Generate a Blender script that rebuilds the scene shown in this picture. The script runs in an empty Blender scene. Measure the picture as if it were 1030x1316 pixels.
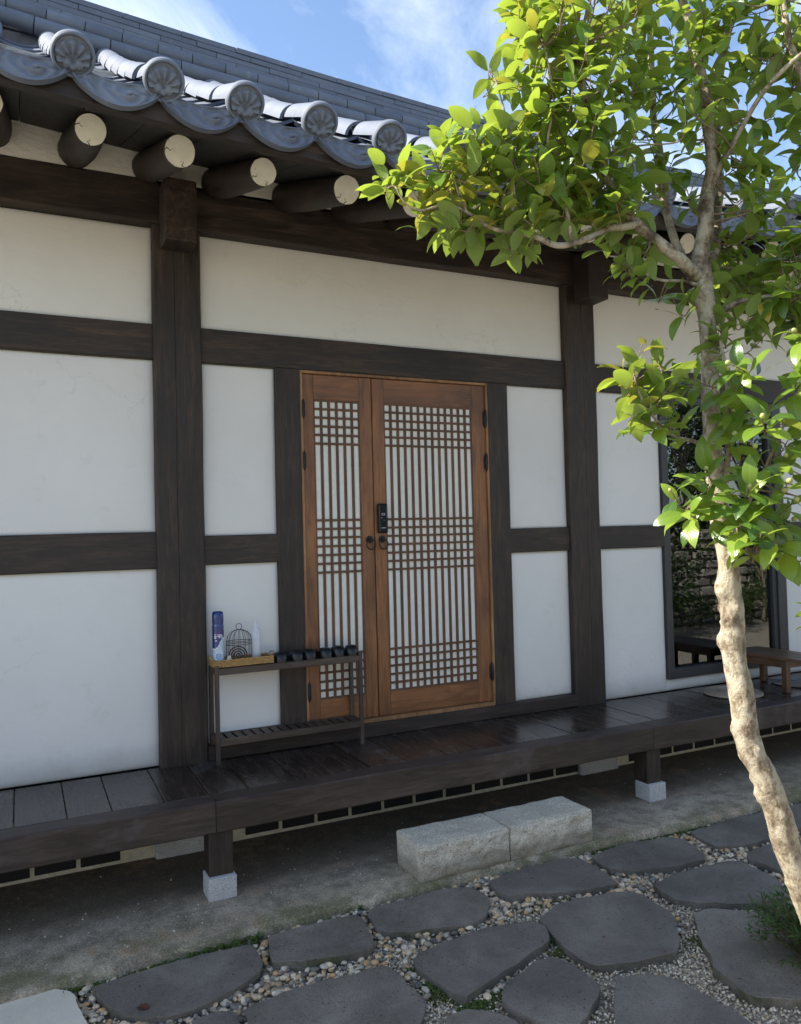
import bpy, math, random
import numpy as np
from mathutils import Vector, Matrix, noise
R=math.radians
rng=random.Random(7)
nr=np.random.RandomState(7)
scn=bpy.context.scene
COL=scn.collection

# ---------------------------------------------------------------- camera
cam_d=bpy.data.cameras.new('camera'); cam=bpy.data.objects.new('camera',cam_d); COL.objects.link(cam)
CAM=Vector((0.0,-4.4328,1.679))
def cam_matrix(yaw,pitch,roll):
    fwd=Vector((math.sin(yaw)*math.cos(pitch),math.cos(yaw)*math.cos(pitch),math.sin(pitch)))
    right=Vector((math.cos(yaw),-math.sin(yaw),0)); up=right.cross(fwd)
    r2=right*math.cos(roll)+up*math.sin(roll); u2=-right*math.sin(roll)+up*math.cos(roll)
    m=Matrix((r2,u2,-fwd)).transposed().to_4x4(); m.translation=CAM
    return m,fwd,r2,u2
CM,FWD,RGT,UPV=cam_matrix(R(25.93),R(1.591),R(-1.454))
cam.matrix_world=CM
cam_d.sensor_fit='VERTICAL'; cam_d.sensor_height=24; cam_d.lens=24*1006.3/1316
cam_d.clip_start=.05; cam_d.clip_end=800
scn.camera=cam
# ---------------------------------------------------------------- light
SUN=Vector((-0.92,0.29,0.80)).normalized()
elev=math.asin(SUN.z)
w=bpy.data.worlds.new('World'); scn.world=w; w.use_nodes=True
nt=w.node_tree; N=nt.nodes; L=nt.links
for n in list(N): N.remove(n)
out=N.new('ShaderNodeOutputWorld'); bg=N.new('ShaderNodeBackground'); bg.inputs[1].default_value=0.115
sky=N.new('ShaderNodeTexSky'); sky.sky_type='NISHITA'; sky.sun_disc=False
sky.sun_elevation=elev; sky.sun_rotation=math.atan2(SUN.x,SUN.y); sky.air_density=1.0; sky.dust_density=.6; sky.ozone_density=2.0
tc=N.new('ShaderNodeTexCoord')
mp=N.new('ShaderNodeMapping'); mp.inputs['Rotation'].default_value=(R(10),R(35),R(20)); mp.inputs['Scale'].default_value=(1.3,5.0,2.2); mp.inputs['Location'].default_value=(1.3,0.4,0.2)
nz=N.new('ShaderNodeTexNoise'); nz.inputs['Scale'].default_value=1.6; nz.inputs['Detail'].default_value=9; nz.inputs['Roughness'].default_value=.62; nz.inputs['Distortion'].default_value=.5
cr=N.new('ShaderNodeValToRGB'); cr.color_ramp.elements[0].position=.43; cr.color_ramp.elements[1].position=.80; cr.color_ramp.elements[1].color=(.75,.75,.75,1)
mx=N.new('ShaderNodeMix'); mx.data_type='RGBA'; mx.inputs['B'].default_value=(5.6,5.9,6.4,1)
L.new(tc.outputs['Generated'],mp.inputs[0]); L.new(mp.outputs[0],nz.inputs['Vector']); L.new(nz.outputs['Fac'],cr.inputs[0])
L.new(cr.outputs[0],mx.inputs['Factor']); L.new(sky.outputs[0],mx.inputs['A']); L.new(mx.outputs['Result'],bg.inputs[0]); L.new(bg.outputs[0],out.inputs[0])
sd=bpy.data.lights.new('sun','SUN'); sd.energy=5.0; sd.angle=R(.53); sd.color=(1.0,.93,.81)
so=bpy.data.objects.new('sun',sd); COL.objects.link(so); so.location=(-6,3,9)
so.rotation_euler=SUN.to_track_quat('Z','Y').to_euler()
scn.view_settings.view_transform='Standard'; scn.view_settings.look='None'; scn.view_settings.gamma=1; scn.view_settings.use_curve_mapping=False
scn.view_settings.exposure=1.38
scn.cycles.max_bounces=8; scn.cycles.transparent_max_bounces=8; scn.cycles.caustics_reflective=False; scn.cycles.caustics_refractive=False
scn.cycles.sample_clamp_indirect=6

# ---------------------------------------------------------------- materials
def mat(name):
    m=bpy.data.materials.new(name); m.use_nodes=True
    t=m.node_tree; return m,t,t.nodes,t.links,t.nodes['Principled BSDF']
def node(t,kind,**kw):
    n=t.nodes.new(kind)
    for k,v in kw.items():
        if k in n.inputs: n.inputs[k].default_value=v
        else: setattr(n,k,v)
    return n
def coords(t,scale=(1,1,1),rand=True,kind='Object'):
    c=t.nodes.new('ShaderNodeTexCoord'); m=t.nodes.new('ShaderNodeMapping'); m.inputs['Scale'].default_value=scale
    t.links.new(c.outputs[kind],m.inputs[0])
    if rand:
        o=t.nodes.new('ShaderNodeObjectInfo'); v=t.nodes.new('ShaderNodeMath'); v.operation='MULTIPLY'; v.inputs[1].default_value=37.
        t.links.new(o.outputs['Random'],v.inputs[0]); cb=t.nodes.new('ShaderNodeCombineXYZ')
        for i in range(3): t.links.new(v.outputs[0],cb.inputs[i])
        t.links.new(cb.outputs[0],m.inputs['Location'])
    return m.outputs[0]
def ramp(t,fac,stops,interp='LINEAR'):
    r=t.nodes.new('ShaderNodeValToRGB'); e=r.color_ramp.elements; r.color_ramp.interpolation=interp
    while len(e)<len(stops): e.new(.5)
    for i,(p,c) in enumerate(stops):
        e[i].position=p; e[i].color=(*c,1) if len(c)==3 else c
    t.links.new(fac,r.inputs[0]); return r.outputs[0]
def noise_t(t,vec,scale,detail=5,rough=.55,dist=0):
    n=node(t,'ShaderNodeTexNoise',Scale=scale,Detail=detail,Roughness=rough,Distortion=dist)
    t.links.new(vec,n.inputs['Vector']); return n.outputs['Fac']
def mixc(t,f,a,b,mode='MIX'):
    m=t.nodes.new('ShaderNodeMix'); m.data_type='RGBA'; m.blend_type=mode
    for s,v in(('Factor',f),('A',a),('B',b)):
        if hasattr(v,'links'): t.links.new(v,m.inputs[s])
        elif s=='Factor': m.inputs[s].default_value=v
        else: m.inputs[s].default_value=(*v,1)
    return m.outputs['Result']
def bump(t,b,h,strength=.3,dist=.01,prev=None):
    n=node(t,'ShaderNodeBump',Strength=strength,Distance=dist); t.links.new(h,n.inputs['Height'])
    if prev: t.links.new(prev,n.inputs['Normal'])
    if b: t.links.new(n.outputs[0],b.inputs['Normal'])
    return n.outputs[0]
def math_n(t,op,a,b=None):
    n=t.nodes.new('ShaderNodeMath'); n.operation=op
    for i,v in enumerate((a,b)):
        if v is None: continue
        if hasattr(v,'links'): t.links.new(v,n.inputs[i])
        else: n.inputs[i].default_value=v
    return n.outputs[0]
AX={'x':(1,9,9),'y':(9,1,9),'z':(9,9,1)}
def wood(name,axis,dark,mid,light,rough=(.45,.65),bstr=.35,wear=None,knots=True):
    m,t,n,l,b=mat(name)
    sc=AX[axis]; v=coords(t,tuple(s*1.0 for s in sc))
    v2=coords(t,tuple(s*4.5 if s>1 else 2.5 for s in sc))
    g=noise_t(t,v,2.2,7,.66,1.2); f=noise_t(t,v2,4,5,.7,.2)
    mixf=math_n(t,'ADD',math_n(t,'MULTIPLY',g,.65),math_n(t,'MULTIPLY',f,.35))
    c=ramp(t,mixf,[(.36,dark),(.5,mid),(.64,light)])
    v3=coords(t,(1,1,1)); big=noise_t(t,v3,1.7,4,.6)
    c=mixc(t,ramp(t,big,[(.35,(.0,.0,.0)),(.7,(1,1,1))]),c,tuple(x*.72 for x in mid),'MIX') if False else mixc(t,1.0,c,ramp(t,big,[(.3,(.62,.62,.64)),(.65,(1.25,1.2,1.15))]),'MULTIPLY')
    if knots:
        vk=coords(t,tuple(.9 if s==1 else 2.0 for s in sc)); k=t.nodes.new('ShaderNodeTexVoronoi'); k.inputs['Scale'].default_value=2.3; t.links.new(vk,k.inputs['Vector'])
        c=mixc(t,ramp(t,k.outputs['Distance'],[(.035,(.75,.75,.75)),(.11,(0,0,0))]),c,tuple(x*.45 for x in dark))
    if wear:
        wv=noise_t(t,v3,9,7,.7); wv2=noise_t(t,v3,1.3,3)
        c=mixc(t,ramp(t,math_n(t,'MULTIPLY',wv,wv2),[(.30,(0,0,0)),(.40,(.7,.7,.7))]),c,wear)
    l.new(c,b.inputs['Base Color'])
    rr=ramp(t,g,[(.3,(rough[0],)*3),(.7,(rough[1],)*3)]); l.new(rr,b.inputs['Roughness'])
    bump(t,b,mixf,bstr,.004)
    return m
DK=((.009,.0065,.005),(.028,.019,.014),(.068,.045,.033))
M={}
for a in 'xyz': M['dark_'+a]=wood('dark_stained_timber_'+a,a,*DK,rough=(.5,.75),bstr=.45)
for a in 'xyz': M['door_'+a]=wood('brown_door_wood_'+a,a,(.10,.038,.013),(.20,.083,.030),(.29,.13,.052),rough=(.35,.55),bstr=.2,knots=False)
M['lattice']=wood('lattice_wood','z',(.07,.032,.017),(.11,.052,.028),(.15,.075,.04),rough=(.5,.65),bstr=.2,knots=False)
M['frame_pale']=wood('pale_frame_wood','z',(.16,.08,.03),(.25,.13,.055),(.34,.2,.09),rough=(.5,.65),bstr=.3,knots=False)
for a in 'xy': M['deck_'+a]=wood('veranda_floor_wood_'+a,a,(.014,.010,.008),(.036,.026,.021),(.080,.060,.050),rough=(.12,.36),bstr=.35,wear=(.12,.115,.115))
M['fascia']=wood('veranda_edge_wood','x',(.018,.012,.010),(.045,.031,.026),(.085,.062,.053),rough=(.42,.62),bstr=.45,wear=(.09,.075,.07))
for a in 'xyz': M['rack_'+a]=wood('rack_wood_'+a,a,(.03,.02,.015),(.06,.042,.032),(.1,.075,.06),rough=(.45,.65),bstr=.3,knots=False)
for a in 'xyz': M['bench_'+a]=wood('bench_wood_'+a,a,(.06,.032,.018),(.11,.06,.034),(.17,.1,.06),rough=(.3,.5),bstr=.2,knots=False)
M['soffit']=wood('soffit_wood','y',(.007,.006,.006),(.016,.012,.011),(.03,.022,.019),rough=(.6,.8),bstr=.3)

m,t,n,l,b=mat('white_plaster'); M['plaster']=m
v=coords(t); a=noise_t(t,v,1.1,5,.6); c=noise_t(t,v,55,4,.6); s=noise_t(t,v,7,6,.7)
col=ramp(t,a,[(.3,(.67,.66,.635)),(.7,(.75,.74,.715))]); col=mixc(t,ramp(t,s,[(.60,(0,0,0)),(.74,(.35,.35,.35))]),col,(.56,.54,.49))
l.new(col,b.inputs['Base Color']); b.inputs['Roughness'].default_value=.9
tw_=noise_t(t,coords(t,(1,1,3.5)),5,4,.6,1.5)
ck=t.nodes.new('ShaderNodeTexVoronoi'); ck.feature='DISTANCE_TO_EDGE'; ck.inputs['Scale'].default_value=1.1; ck.inputs['Randomness'].default_value=1
nv_=t.nodes.new('ShaderNodeTexNoise'); nv_.inputs['Scale'].default_value=6; nv_.inputs['Detail'].default_value=6; l.new(v,nv_.inputs['Vector']); va=t.nodes.new('ShaderNodeVectorMath'); va.operation='MULTIPLY_ADD'; va.inputs[1].default_value=(.35,.35,.35); l.new(nv_.outputs['Color'],va.inputs[0]); l.new(v,va.inputs[2]); l.new(va.outputs[0],ck.inputs['Vector'])
crk=math_n(t,'MULTIPLY',ramp(t,ck.outputs['Distance'],[(.0,(1,1,1)),(.0035,(0,0,0))]),ramp(t,noise_t(t,v,1.6,3),[(.5,(0,0,0)),(.62,(.22,.22,.22))]))
col=mixc(t,crk,col,(.30,.29,.27))
gw_=t.nodes.new('ShaderNodeNewGeometry'); sz_=t.nodes.new('ShaderNodeSeparateXYZ'); l.new(gw_.outputs['Position'],sz_.inputs[0])
dz_=math_n(t,'ADD',sz_.outputs['Z'],math_n(t,'MULTIPLY',math_n(t,'SUBTRACT',s,.5),.22))
dirt=ramp(t,dz_,[(.46,(.42,.42,.42)),(.60,(0,0,0))]); col=mixc(t,dirt,col,(.33,.29,.22)); l.new(col,b.inputs['Base Color'])
bump(t,b,c,.16,.002,bump(t,None,tw_,.22,.006,bump(t,None,a,.6,.02)))
m,t,n,l,b=mat('rough_eaves_plaster'); M['rough_plaster']=m
v=coords(t,(1,1,3.)); a=noise_t(t,v,3,6,.65); c=noise_t(t,v,24,6,.7,.6)
l.new(ramp(t,a,[(.3,(.68,.65,.58)),(.7,(.85,.83,.77))]),b.inputs['Base Color']); b.inputs['Roughness'].default_value=.95; bump(t,b,c,.9,.02)
m,t,n,l,b=mat('cream_painted_end'); M['cream']=m
v=coords(t); a=noise_t(t,v,14,5,.65)
cc_=ramp(t,a,[(.3,(.64,.62,.53)),(.7,(.78,.76,.67))]); cc_=mixc(t,ramp(t,noise_t(t,v,30,6,.8),[(.62,(0,0,0)),(.70,(.75,.75,.75))]),cc_,(.33,.28,.2)); l.new(cc_,b.inputs['Base Color']); b.inputs['Roughness'].default_value=.85; bump(t,b,a,.3,.004)
m,t,n,l,b=mat('black_crack'); M['crack']=m; b.inputs['Base Color'].default_value=(.008,.007,.006,1); b.inputs['Roughness'].default_value=1

def tilemat(name,lo,hi,rough=.5):
    m,t,n,l,b=mat(name); v=coords(t); a=noise_t(t,v,5,6,.65); c=noise_t(t,v,70,5,.7); d=noise_t(t,coords(t,(1,1,1)),22,5,.7)
    col=ramp(t,a,[(.28,lo),(.72,hi)])
    col=mixc(t,ramp(t,d,[(.60,(0,0,0)),(.78,(.5,.5,.5))]),col,(.30,.31,.30))
    o=t.nodes.new('ShaderNodeObjectInfo'); col=mixc(t,1.0,col,ramp(t,o.outputs['Random'],[(0,(.86,.86,.88)),(1,(1.14,1.14,1.12))]),'MULTIPLY')
    l.new(col,b.inputs['Base Color']); b.inputs['Roughness'].default_value=rough
    bump(t,b,c,.3,.003,bump(t,None,a,.35,.006)); return m
M['tile']=tilemat('grey_clay_tile',(.10,.12,.165),(.145,.168,.215),.7)
M['ridge']=tilemat('ridge_clay_tile',(.08,.098,.135),(.125,.145,.185),.6)

m,t,n,l,b=mat('slate_stepping_stone'); M['slate']=m
v=coords(t,rand=True); a=noise_t(t,v,2.4,6,.6,.4); c=noise_t(t,v,90,5,.75); d=noise_t(t,v,260,3,.7)
col=ramp(t,a,[(.30,(.125,.113,.097)),(.5,(.195,.178,.152)),(.70,(.31,.285,.245))])
col=mixc(t,ramp(t,d,[(.38,(.85,.85,.85)),(.44,(0,0,0))]),col,(.03,.028,.026))
pit=t.nodes.new('ShaderNodeTexVoronoi'); pit.inputs['Scale'].default_value=42; l.new(v,pit.inputs['Vector']); pf=ramp(t,pit.outputs['Distance'],[(.10,(.9,.9,.9)),(.22,(0,0,0))]); col=mixc(t,math_n(t,'MULTIPLY',pf,ramp(t,noise_t(t,v,5,4),[(.45,(0,0,0)),(.6,(1,1,1))])),col,(.025,.024,.022))
col=mixc(t,ramp(t,noise_t(t,v,34,4,.8),[(.60,(0,0,0)),(.70,(.6,.6,.6))]),col,(.27,.26,.235))
col=mixc(t,ramp(t,noise_t(t,v,13,6,.8),[(.60,(0,0,0)),(.68,(.6,.6,.6))]),col,(.06,.057,.052))
col=mixc(t,ramp(t,noise_t(t,v,6.5,6,.75,.8),[(.55,(0,0,0)),(.7,(.55,.55,.55))]),col,(.24,.225,.195))
o=t.nodes.new('ShaderNodeObjectInfo'); col=mixc(t,1.0,col,ramp(t,o.outputs['Random'],[(0,(.86,.85,.87)),(1,(1.12,1.1,1.07))]),'MULTIPLY')
gn=t.nodes.new('ShaderNodeNewGeometry'); sx=t.nodes.new('ShaderNodeSeparateXYZ'); l.new(gn.outputs['Normal'],sx.inputs[0])
side=ramp(t,sx.outputs['Z'],[(.25,(1,1,1)),(.75,(0,0,0))]); mossf=ramp(t,noise_t(t,v,5,5,.65),[(.42,(0,0,0)),(.6,(1,1,1))])
mo=ramp(t,o.outputs['Random'],[(.5,(.15,.15,.15)),(.9,(1,1,1))]); col=mixc(t,math_n(t,'MULTIPLY',side,math_n(t,'MULTIPLY',mossf,mo)),col,(.05,.065,.018))
l.new(col,b.inputs['Base Color']); l.new(ramp(t,a,[(.3,(.55,)*3),(.7,(.78,)*3)]),b.inputs['Roughness'])
bump(t,b,c,.8,.005,bump(t,None,noise_t(t,v,9,7,.72),.85,.02,bump(t,None,d,.6,.003)))
m,t,n,l,b=mat('flagstone_painted_sunlit'); M['sun_toned_stone']=m  # pale colour stands in for a patch of sun; the stone lies in shade
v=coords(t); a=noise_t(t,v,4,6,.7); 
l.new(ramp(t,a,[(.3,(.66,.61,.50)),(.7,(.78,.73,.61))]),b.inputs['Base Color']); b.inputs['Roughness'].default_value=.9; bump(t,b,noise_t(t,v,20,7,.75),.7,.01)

def granite(name,tint,speck=180,bs=.6,stain=0):
    m,t,n,l,b=mat(name); v=coords(t); a=noise_t(t,v,speck,3,.7); a2=noise_t(t,v,5,5,.65); f=t.nodes.new('ShaderNodeTexVoronoi'); f.inputs['Scale'].default_value=max(260,speck*1.5); l.new(v,f.inputs['Vector'])
    c=ramp(t,a,[(.33,tuple(x*.42 for x in tint)),(.46,tint),(.62,tuple(min(1,x*1.3) for x in tint))])
    c=mixc(t,ramp(t,f.outputs['Color'],[(.84,(0,0,0)),(.88,(.6,.6,.6))]),c,(.09,.085,.08))
    c=mixc(t,1.0,c,ramp(t,a2,[(.3,(.80,.79,.76)),(.7,(1.12,1.1,1.05))]),'MULTIPLY')
    if stain:
        g=t.nodes.new('ShaderNodeTexCoord'); s=t.nodes.new('ShaderNodeSeparateXYZ'); l.new(g.outputs['Object'],s.inputs[0])
        zz=ramp(t,math_n(t,'ADD',s.outputs['Z'],math_n(t,'MULTIPLY',a2,.06)),[(-.0,(1,1,1)),(.045,(0,0,0))]) 
        c=mixc(t,math_n(t,'MULTIPLY',zz,.5),c,(.12,.10,.06))
    l.new(c,b.inputs['Base Color']); b.inputs['Roughness'].default_value=.85; bump(t,b,a,bs,.003,bump(t,None,noise_t(t,v,28,7,.75),bs,.01)); return m
M['granite']=granite('rough_beige_granite',(.62,.58,.49),150,.8,1)
M['granite_pad']=granite('fine_grey_granite',(.50,.51,.52),260,.35)

m,t,n,l,b=mat('stained_concrete'); M['concrete']=m
v=coords(t,rand=False); a=noise_t(t,v,1.6,7,.68,.5); s=noise_t(t,v,9,7,.72); r_=noise_t(t,v,2.6,4,.6); f=noise_t(t,v,120,4,.7)
col=ramp(t,a,[(.3,(.29,.24,.165)),(.5,(.42,.36,.265)),(.7,(.58,.52,.41))])
col=mixc(t,ramp(t,s,[(.42,(.6,.6,.6)),(.56,(0,0,0))]),col,(.13,.115,.085))
sp=t.nodes.new('ShaderNodeSeparateXYZ'); l.new(v,sp.inputs[0])
# damp dark soil stain that lies along the back of the slab
wet=ramp(t,math_n(t,'ADD',sp.outputs['Y'],math_n(t,'MULTIPLY',a,.5)),[(.26-.75,(0,0,0)),(.26-.45,(1,1,1))]) if False else None
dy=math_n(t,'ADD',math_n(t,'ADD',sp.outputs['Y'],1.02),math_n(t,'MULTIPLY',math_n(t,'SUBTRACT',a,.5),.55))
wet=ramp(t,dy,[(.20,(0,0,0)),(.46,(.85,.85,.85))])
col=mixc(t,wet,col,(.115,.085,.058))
red=ramp(t,math_n(t,'MULTIPLY',r_,s),[(.30,(0,0,0)),(.40,(.75,.75,.75))])
col=mixc(t,red,col,(.33,.19,.11))
mz=ramp(t,math_n(t,'ADD',sp.outputs['Z'],math_n(t,'MULTIPLY',s,.02)),[(-.0,(1,1,1)),(.012,(0,0,0))])
gm=ramp(t,noise_t(t,v,3.3,5,.6),[(.45,(0,0,0)),(.6,(.8,.8,.8))])
my=ramp(t,dy,[(.02,(1,1,1)),(.13,(0,0,0))])
col=mixc(t,math_n(t,'MULTIPLY',my,gm),col,(.13,.13,.06))
col=mixc(t,1.0,col,ramp(t,f,[(.35,(.55,.55,.55)),(.5,(1,1,1)),(.66,(1.45,1.43,1.38))]),'MULTIPLY')
col=mixc(t,ramp(t,noise_t(t,v,38,5,.8),[(.58,(0,0,0)),(.68,(.55,.55,.55))]),col,(.52,.5,.43))
l.new(col,b.inputs['Base Color']); b.inputs['Roughness'].default_value=.9; bump(t,b,f,.7,.004,bump(t,None,s,.8,.014))

def pebblemat(name,stops,rough=.6):
    m,t,n,l,b=mat(name); g=t.nodes.new('ShaderNodeNewGeometry'); v=coords(t,rand=False); a=noise_t(t,v,60,4,.7)
    c=ramp(t,g.outputs['Random Per Island'],stops,'CONSTANT'); c=mixc(t,1.0,c,ramp(t,a,[(.3,(1.3,1.2,1.03)),(.7,(1.95,1.8,1.55))]),'MULTIPLY')
    l.new(c,b.inputs['Base Color']); b.inputs['Roughness'].default_value=rough; bump(t,b,a,.25,.003); return m
M['pebble']=pebblemat('river_pebbles',[(0,(.20,.18,.15)),(.12,(.33,.23,.13)),(.2,(.11,.115,.12)),(.33,(.40,.36,.29)),(.45,(.25,.20,.145)),(.55,(.33,.32,.30)),(.66,(.46,.43,.37)),(.74,(.075,.08,.085)),(.83,(.37,.29,.2)),(.91,(.24,.23,.21))])
M['grit']=pebblemat('crushed_granite_grit',[(0,(.30,.28,.24)),(.2,(.42,.41,.38)),(.4,(.22,.205,.18)),(.55,(.36,.33,.28)),(.7,(.5,.49,.46)),(.82,(.15,.14,.125)),(.92,(.33,.27,.19))],.8)
m,t,n,l,b=mat('gravel_earth'); M['earth']=m
v=coords(t,rand=False); vo=t.nodes.new('ShaderNodeTexVoronoi'); vo.inputs['Scale'].default_value=55; l.new(v,vo.inputs['Vector']); a=noise_t(t,v,1.3,6,.65)
c=mixc(t,.65,ramp(t,a,[(.3,(.40,.34,.25)),(.7,(.54,.47,.36))]),ramp(t,vo.outputs['Color'],[(.1,(.12,.11,.09)),(.5,(.28,.25,.2)),(.9,(.46,.44,.4))]))
l.new(c,b.inputs['Base Color']); b.inputs['Roughness'].default_value=.95; bump(t,b,vo.outputs['Distance'],.8,.012)

def leafmat(name,c0,c1,c2,trans,under,gloss=.28):
    m,t,n,l,b=mat(name)
    g=t.nodes.new('ShaderNodeNewGeometry'); oi=t.nodes.new('ShaderNodeObjectInfo')
    at=t.nodes.new('ShaderNodeAttribute'); at.attribute_name='rnd'
    rnd=math_n(t,'FRACT',math_n(t,'ADD',math_n(t,'ADD',g.outputs['Random Per Island'],oi.outputs['Random']),0.0))
    base=ramp(t,rnd,[(0,c0),(.5,c1),(1,c2)])
    uv=t.nodes.new('ShaderNodeUVMap'); sp=t.nodes.new('ShaderNodeSeparateXYZ'); l.new(uv.outputs[0],sp.inputs[0])
    mid=math_n(t,'ABSOLUTE',math_n(t,'SUBTRACT',sp.outputs['X'],.5))
    base=mixc(t,ramp(t,mid,[(.0,(.45,.45,.45)),(.035,(0,0,0))]),base,tuple(min(1,x*1.9+.02) for x in c1))
    # side veins
    vv=math_n(t,'SINE',math_n(t,'MULTIPLY',math_n(t,'SUBTRACT',sp.outputs['Y'],math_n(t,'MULTIPLY',mid,.55)),52.))
    base=mixc(t,ramp(t,vv,[(.90,(0,0,0)),(1.,(.22,.22,.22))]),base,tuple(min(1,x*1.6) for x in c1))
    blot=noise_t(t,coords(t,(.6,.6,.6)),7,6,.75); base=mixc(t,ramp(t,blot,[(.60,(0,0,0)),(.70,(.55,.55,.55))]),base,(.21,.19,.045)); base=mixc(t,ramp(t,noise_t(t,coords(t),22,3,.6),[(.70,(0,0,0)),(.74,(.8,.8,.8))]),base,(.10,.06,.025))
    col=mixc(t,g.outputs['Backfacing'],base,under)
    l.new(col,b.inputs['Base Color'])
    rr=mixc(t,g.outputs['Backfacing'],(gloss,)*3,(.55,)*3); l.new(rr,b.inputs['Roughness'])
    nb=bump(t,b,vv,.12,.001,bump(t,None,blot,.15,.001))
    tr=t.nodes.new('ShaderNodeBsdfTranslucent'); l.new(mixc(t,.7,col,trans),tr.inputs[0])
    ms=t.nodes.new('ShaderNodeMixShader'); ms.inputs[0].default_value=.42; l.new(b.outputs[0],ms.inputs[1]); l.new(tr.outputs[0],ms.inputs[2])
    l.new(ms.outputs[0],t.nodes['Material Output'].inputs['Surface']); return m
M['leaf']=leafmat('camellia_leaf_green',(.035,.088,.017),(.12,.21,.028),(.23,.32,.042),(.46,.60,.05),(.17,.24,.06))
M['leaf_y']=leafmat('camellia_leaf_yellowing',(.13,.19,.025),(.22,.24,.03),(.42,.28,.03),(.5,.48,.04),(.24,.26,.06),.35)
m,t,n,l,b=mat('camellia_bark'); M['bark']=m
v=coords(t,(1,1,.7),rand=False); a=noise_t(t,v,26,7,.72,.15); s=noise_t(t,v,75,6,.75); g=noise_t(t,v,4,5,.7)
c=ramp(t,a,[(.36,(.085,.06,.04)),(.46,(.25,.20,.135)),(.56,(.44,.39,.295))]); c=mixc(t,ramp(t,s,[(.62,(0,0,0)),(.72,(.7,.7,.7))]),c,(.10,.075,.05))
c=mixc(t,ramp(t,g,[(.60,(0,0,0)),(.75,(.6,.6,.6))]),c,(.20,.19,.13))
l.new(c,b.inputs['Base Color']); b.inputs['Roughness'].default_value=.88; bump(t,b,s,1.0,.004,bump(t,None,a,1.0,.016))
m,t,n,l,b=mat('twig_bark'); M['twig']=m
b.inputs['Base Color'].default_value=(.17,.125,.075,1); b.inputs['Roughness'].default_value=.8
def flat(name,c,rough=.5,metal=0,coat=0):
    m,t,n,l,b=mat(name); b.inputs['Roughness'].default_value=rough; b.inputs['Metallic'].default_value=metal; b.inputs['Coat Weight'].default_value=coat
    v=coords(t); a=noise_t(t,v,25,4,.6); l.new(ramp(t,a,[(.3,tuple(x*.8 for x in c)),(.7,tuple(min(1,x*1.15) for x in c))]),b.inputs['Base Color']); return m
M['bud']=flat('bud_green',(.32,.34,.12),.5)
M['paper']=flat('lattice_paper',(.76,.755,.70),.9)
for _e,_f in zip(M['paper'].node_tree.nodes['Color Ramp'].color_ramp.elements,(.95,1.03)): _e.color=(.82*_f,.81*_f,.75*_f,1)
M['iron']=flat('black_iron',(.015,.014,.014),.55,.3)
M['lock']=flat('lock_black_plastic',(.006,.006,.007),.3)
M['lock'].node_tree.nodes['Principled BSDF'].inputs['IOR'].default_value=1.25
M['lock_mark']=flat('lock_marking',(.55,.56,.58),.4)
M['lock_rim']=flat('lock_rim',(.07,.075,.08),.25,.6)
M['alu']=flat('dark_window_frame',(.035,.036,.038),.5)
M['cushion']=flat('woven_cushion',(.30,.245,.19),.95)
M['cushion2']=flat('woven_cushion_grey',(.25,.235,.22),.95)
M['rubber']=flat('black_rubber',(.008,.009,.012),.36)
M['lining']=flat('shoe_lining',(.012,.012,.014),.7)
M['canblue']=flat('can_blue',(.006,.030,.17),.2,0,.4)
M['canpale']=flat('can_pale',(.50,.62,.74),.25,0,.4)
M['canwhite']=flat('can_white',(.75,.77,.8),.3)
M['canred']=flat('can_red',(.3,.03,.05),.3)
M['canlb']=flat('can_light_blue',(.06,.18,.45),.3)
M['wire']=flat('cage_wire',(.045,.035,.03),.45,.6)
M['coil']=flat('coil_brown',(.07,.035,.025),.7)
M['sponge']=flat('jar_beige',(.45,.42,.36),.6)
M['moss']=flat('moss_green',(.055,.085,.014),.95)
M['weed']=flat('weed_green',(.045,.095,.02),.6)
M['brick']=flat('black_vent_brick',(.012,.012,.013),.8)
M['mortar']=flat('grey_mortar',(.62,.57,.44),.95)
M['dead_leaf']=flat('dead_leaf',(.10,.035,.02),.7)
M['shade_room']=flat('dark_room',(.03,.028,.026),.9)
m,t,n,l,b=mat('wicker'); M['wicker']=m
v=coords(t,(1,1,1),rand=False); wv=node(t,'ShaderNodeTexWave',Scale=70.); l.new(v,wv.inputs['Vector']); a=noise_t(t,v,90,4,.6)
l.new(ramp(t,a,[(.3,(.28,.15,.045)),(.7,(.55,.35,.13))]),b.inputs['Base Color']); b.inputs['Roughness'].default_value=.6; bump(t,b,wv.outputs['Fac'],.5,.002)
m,t,n,l,b=mat('window_glass'); M['glass']=m
n.remove(b); gl=t.nodes.new('ShaderNodeBsdfGlossy'); gl.inputs['Roughness'].default_value=.015; gl.inputs[0].default_value=(.95,.97,1,1); tr=t.nodes.new('ShaderNodeBsdfTransparent'); tr.inputs[0].default_value=(.55,.57,.58,1)
fr=t.nodes.new('ShaderNodeFresnel'); fr.inputs[0].default_value=1.85; ms=t.nodes.new('ShaderNodeMixShader'); l.new(fr.outputs[0],ms.inputs[0]); l.new(tr.outputs[0],ms.inputs[1]); l.new(gl.outputs[0],ms.inputs[2]); l.new(ms.outputs[0],t.nodes['Material Output'].inputs[0])
m,t,n,l,b=mat('clear_plastic'); M['clear']=m
b.inputs['Base Color'].default_value=(.80,.83,.9,1); b.inputs['Roughness'].default_value=.12; b.inputs['Alpha'].default_value=.38
M['wallstone']=granite('garden_wall_stone',(.46,.44,.40),40,.7)
M['hedge']=leafmat('evergreen_foliage',(.02,.045,.012),(.03,.07,.015),(.05,.10,.02),(.08,.14,.02),(.04,.08,.02),.5)
M['shrub']=leafmat('shrub_foliage',(.05,.11,.03),(.08,.15,.04),(.13,.20,.055),(.12,.22,.03),(.05,.10,.03),.5)

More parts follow.
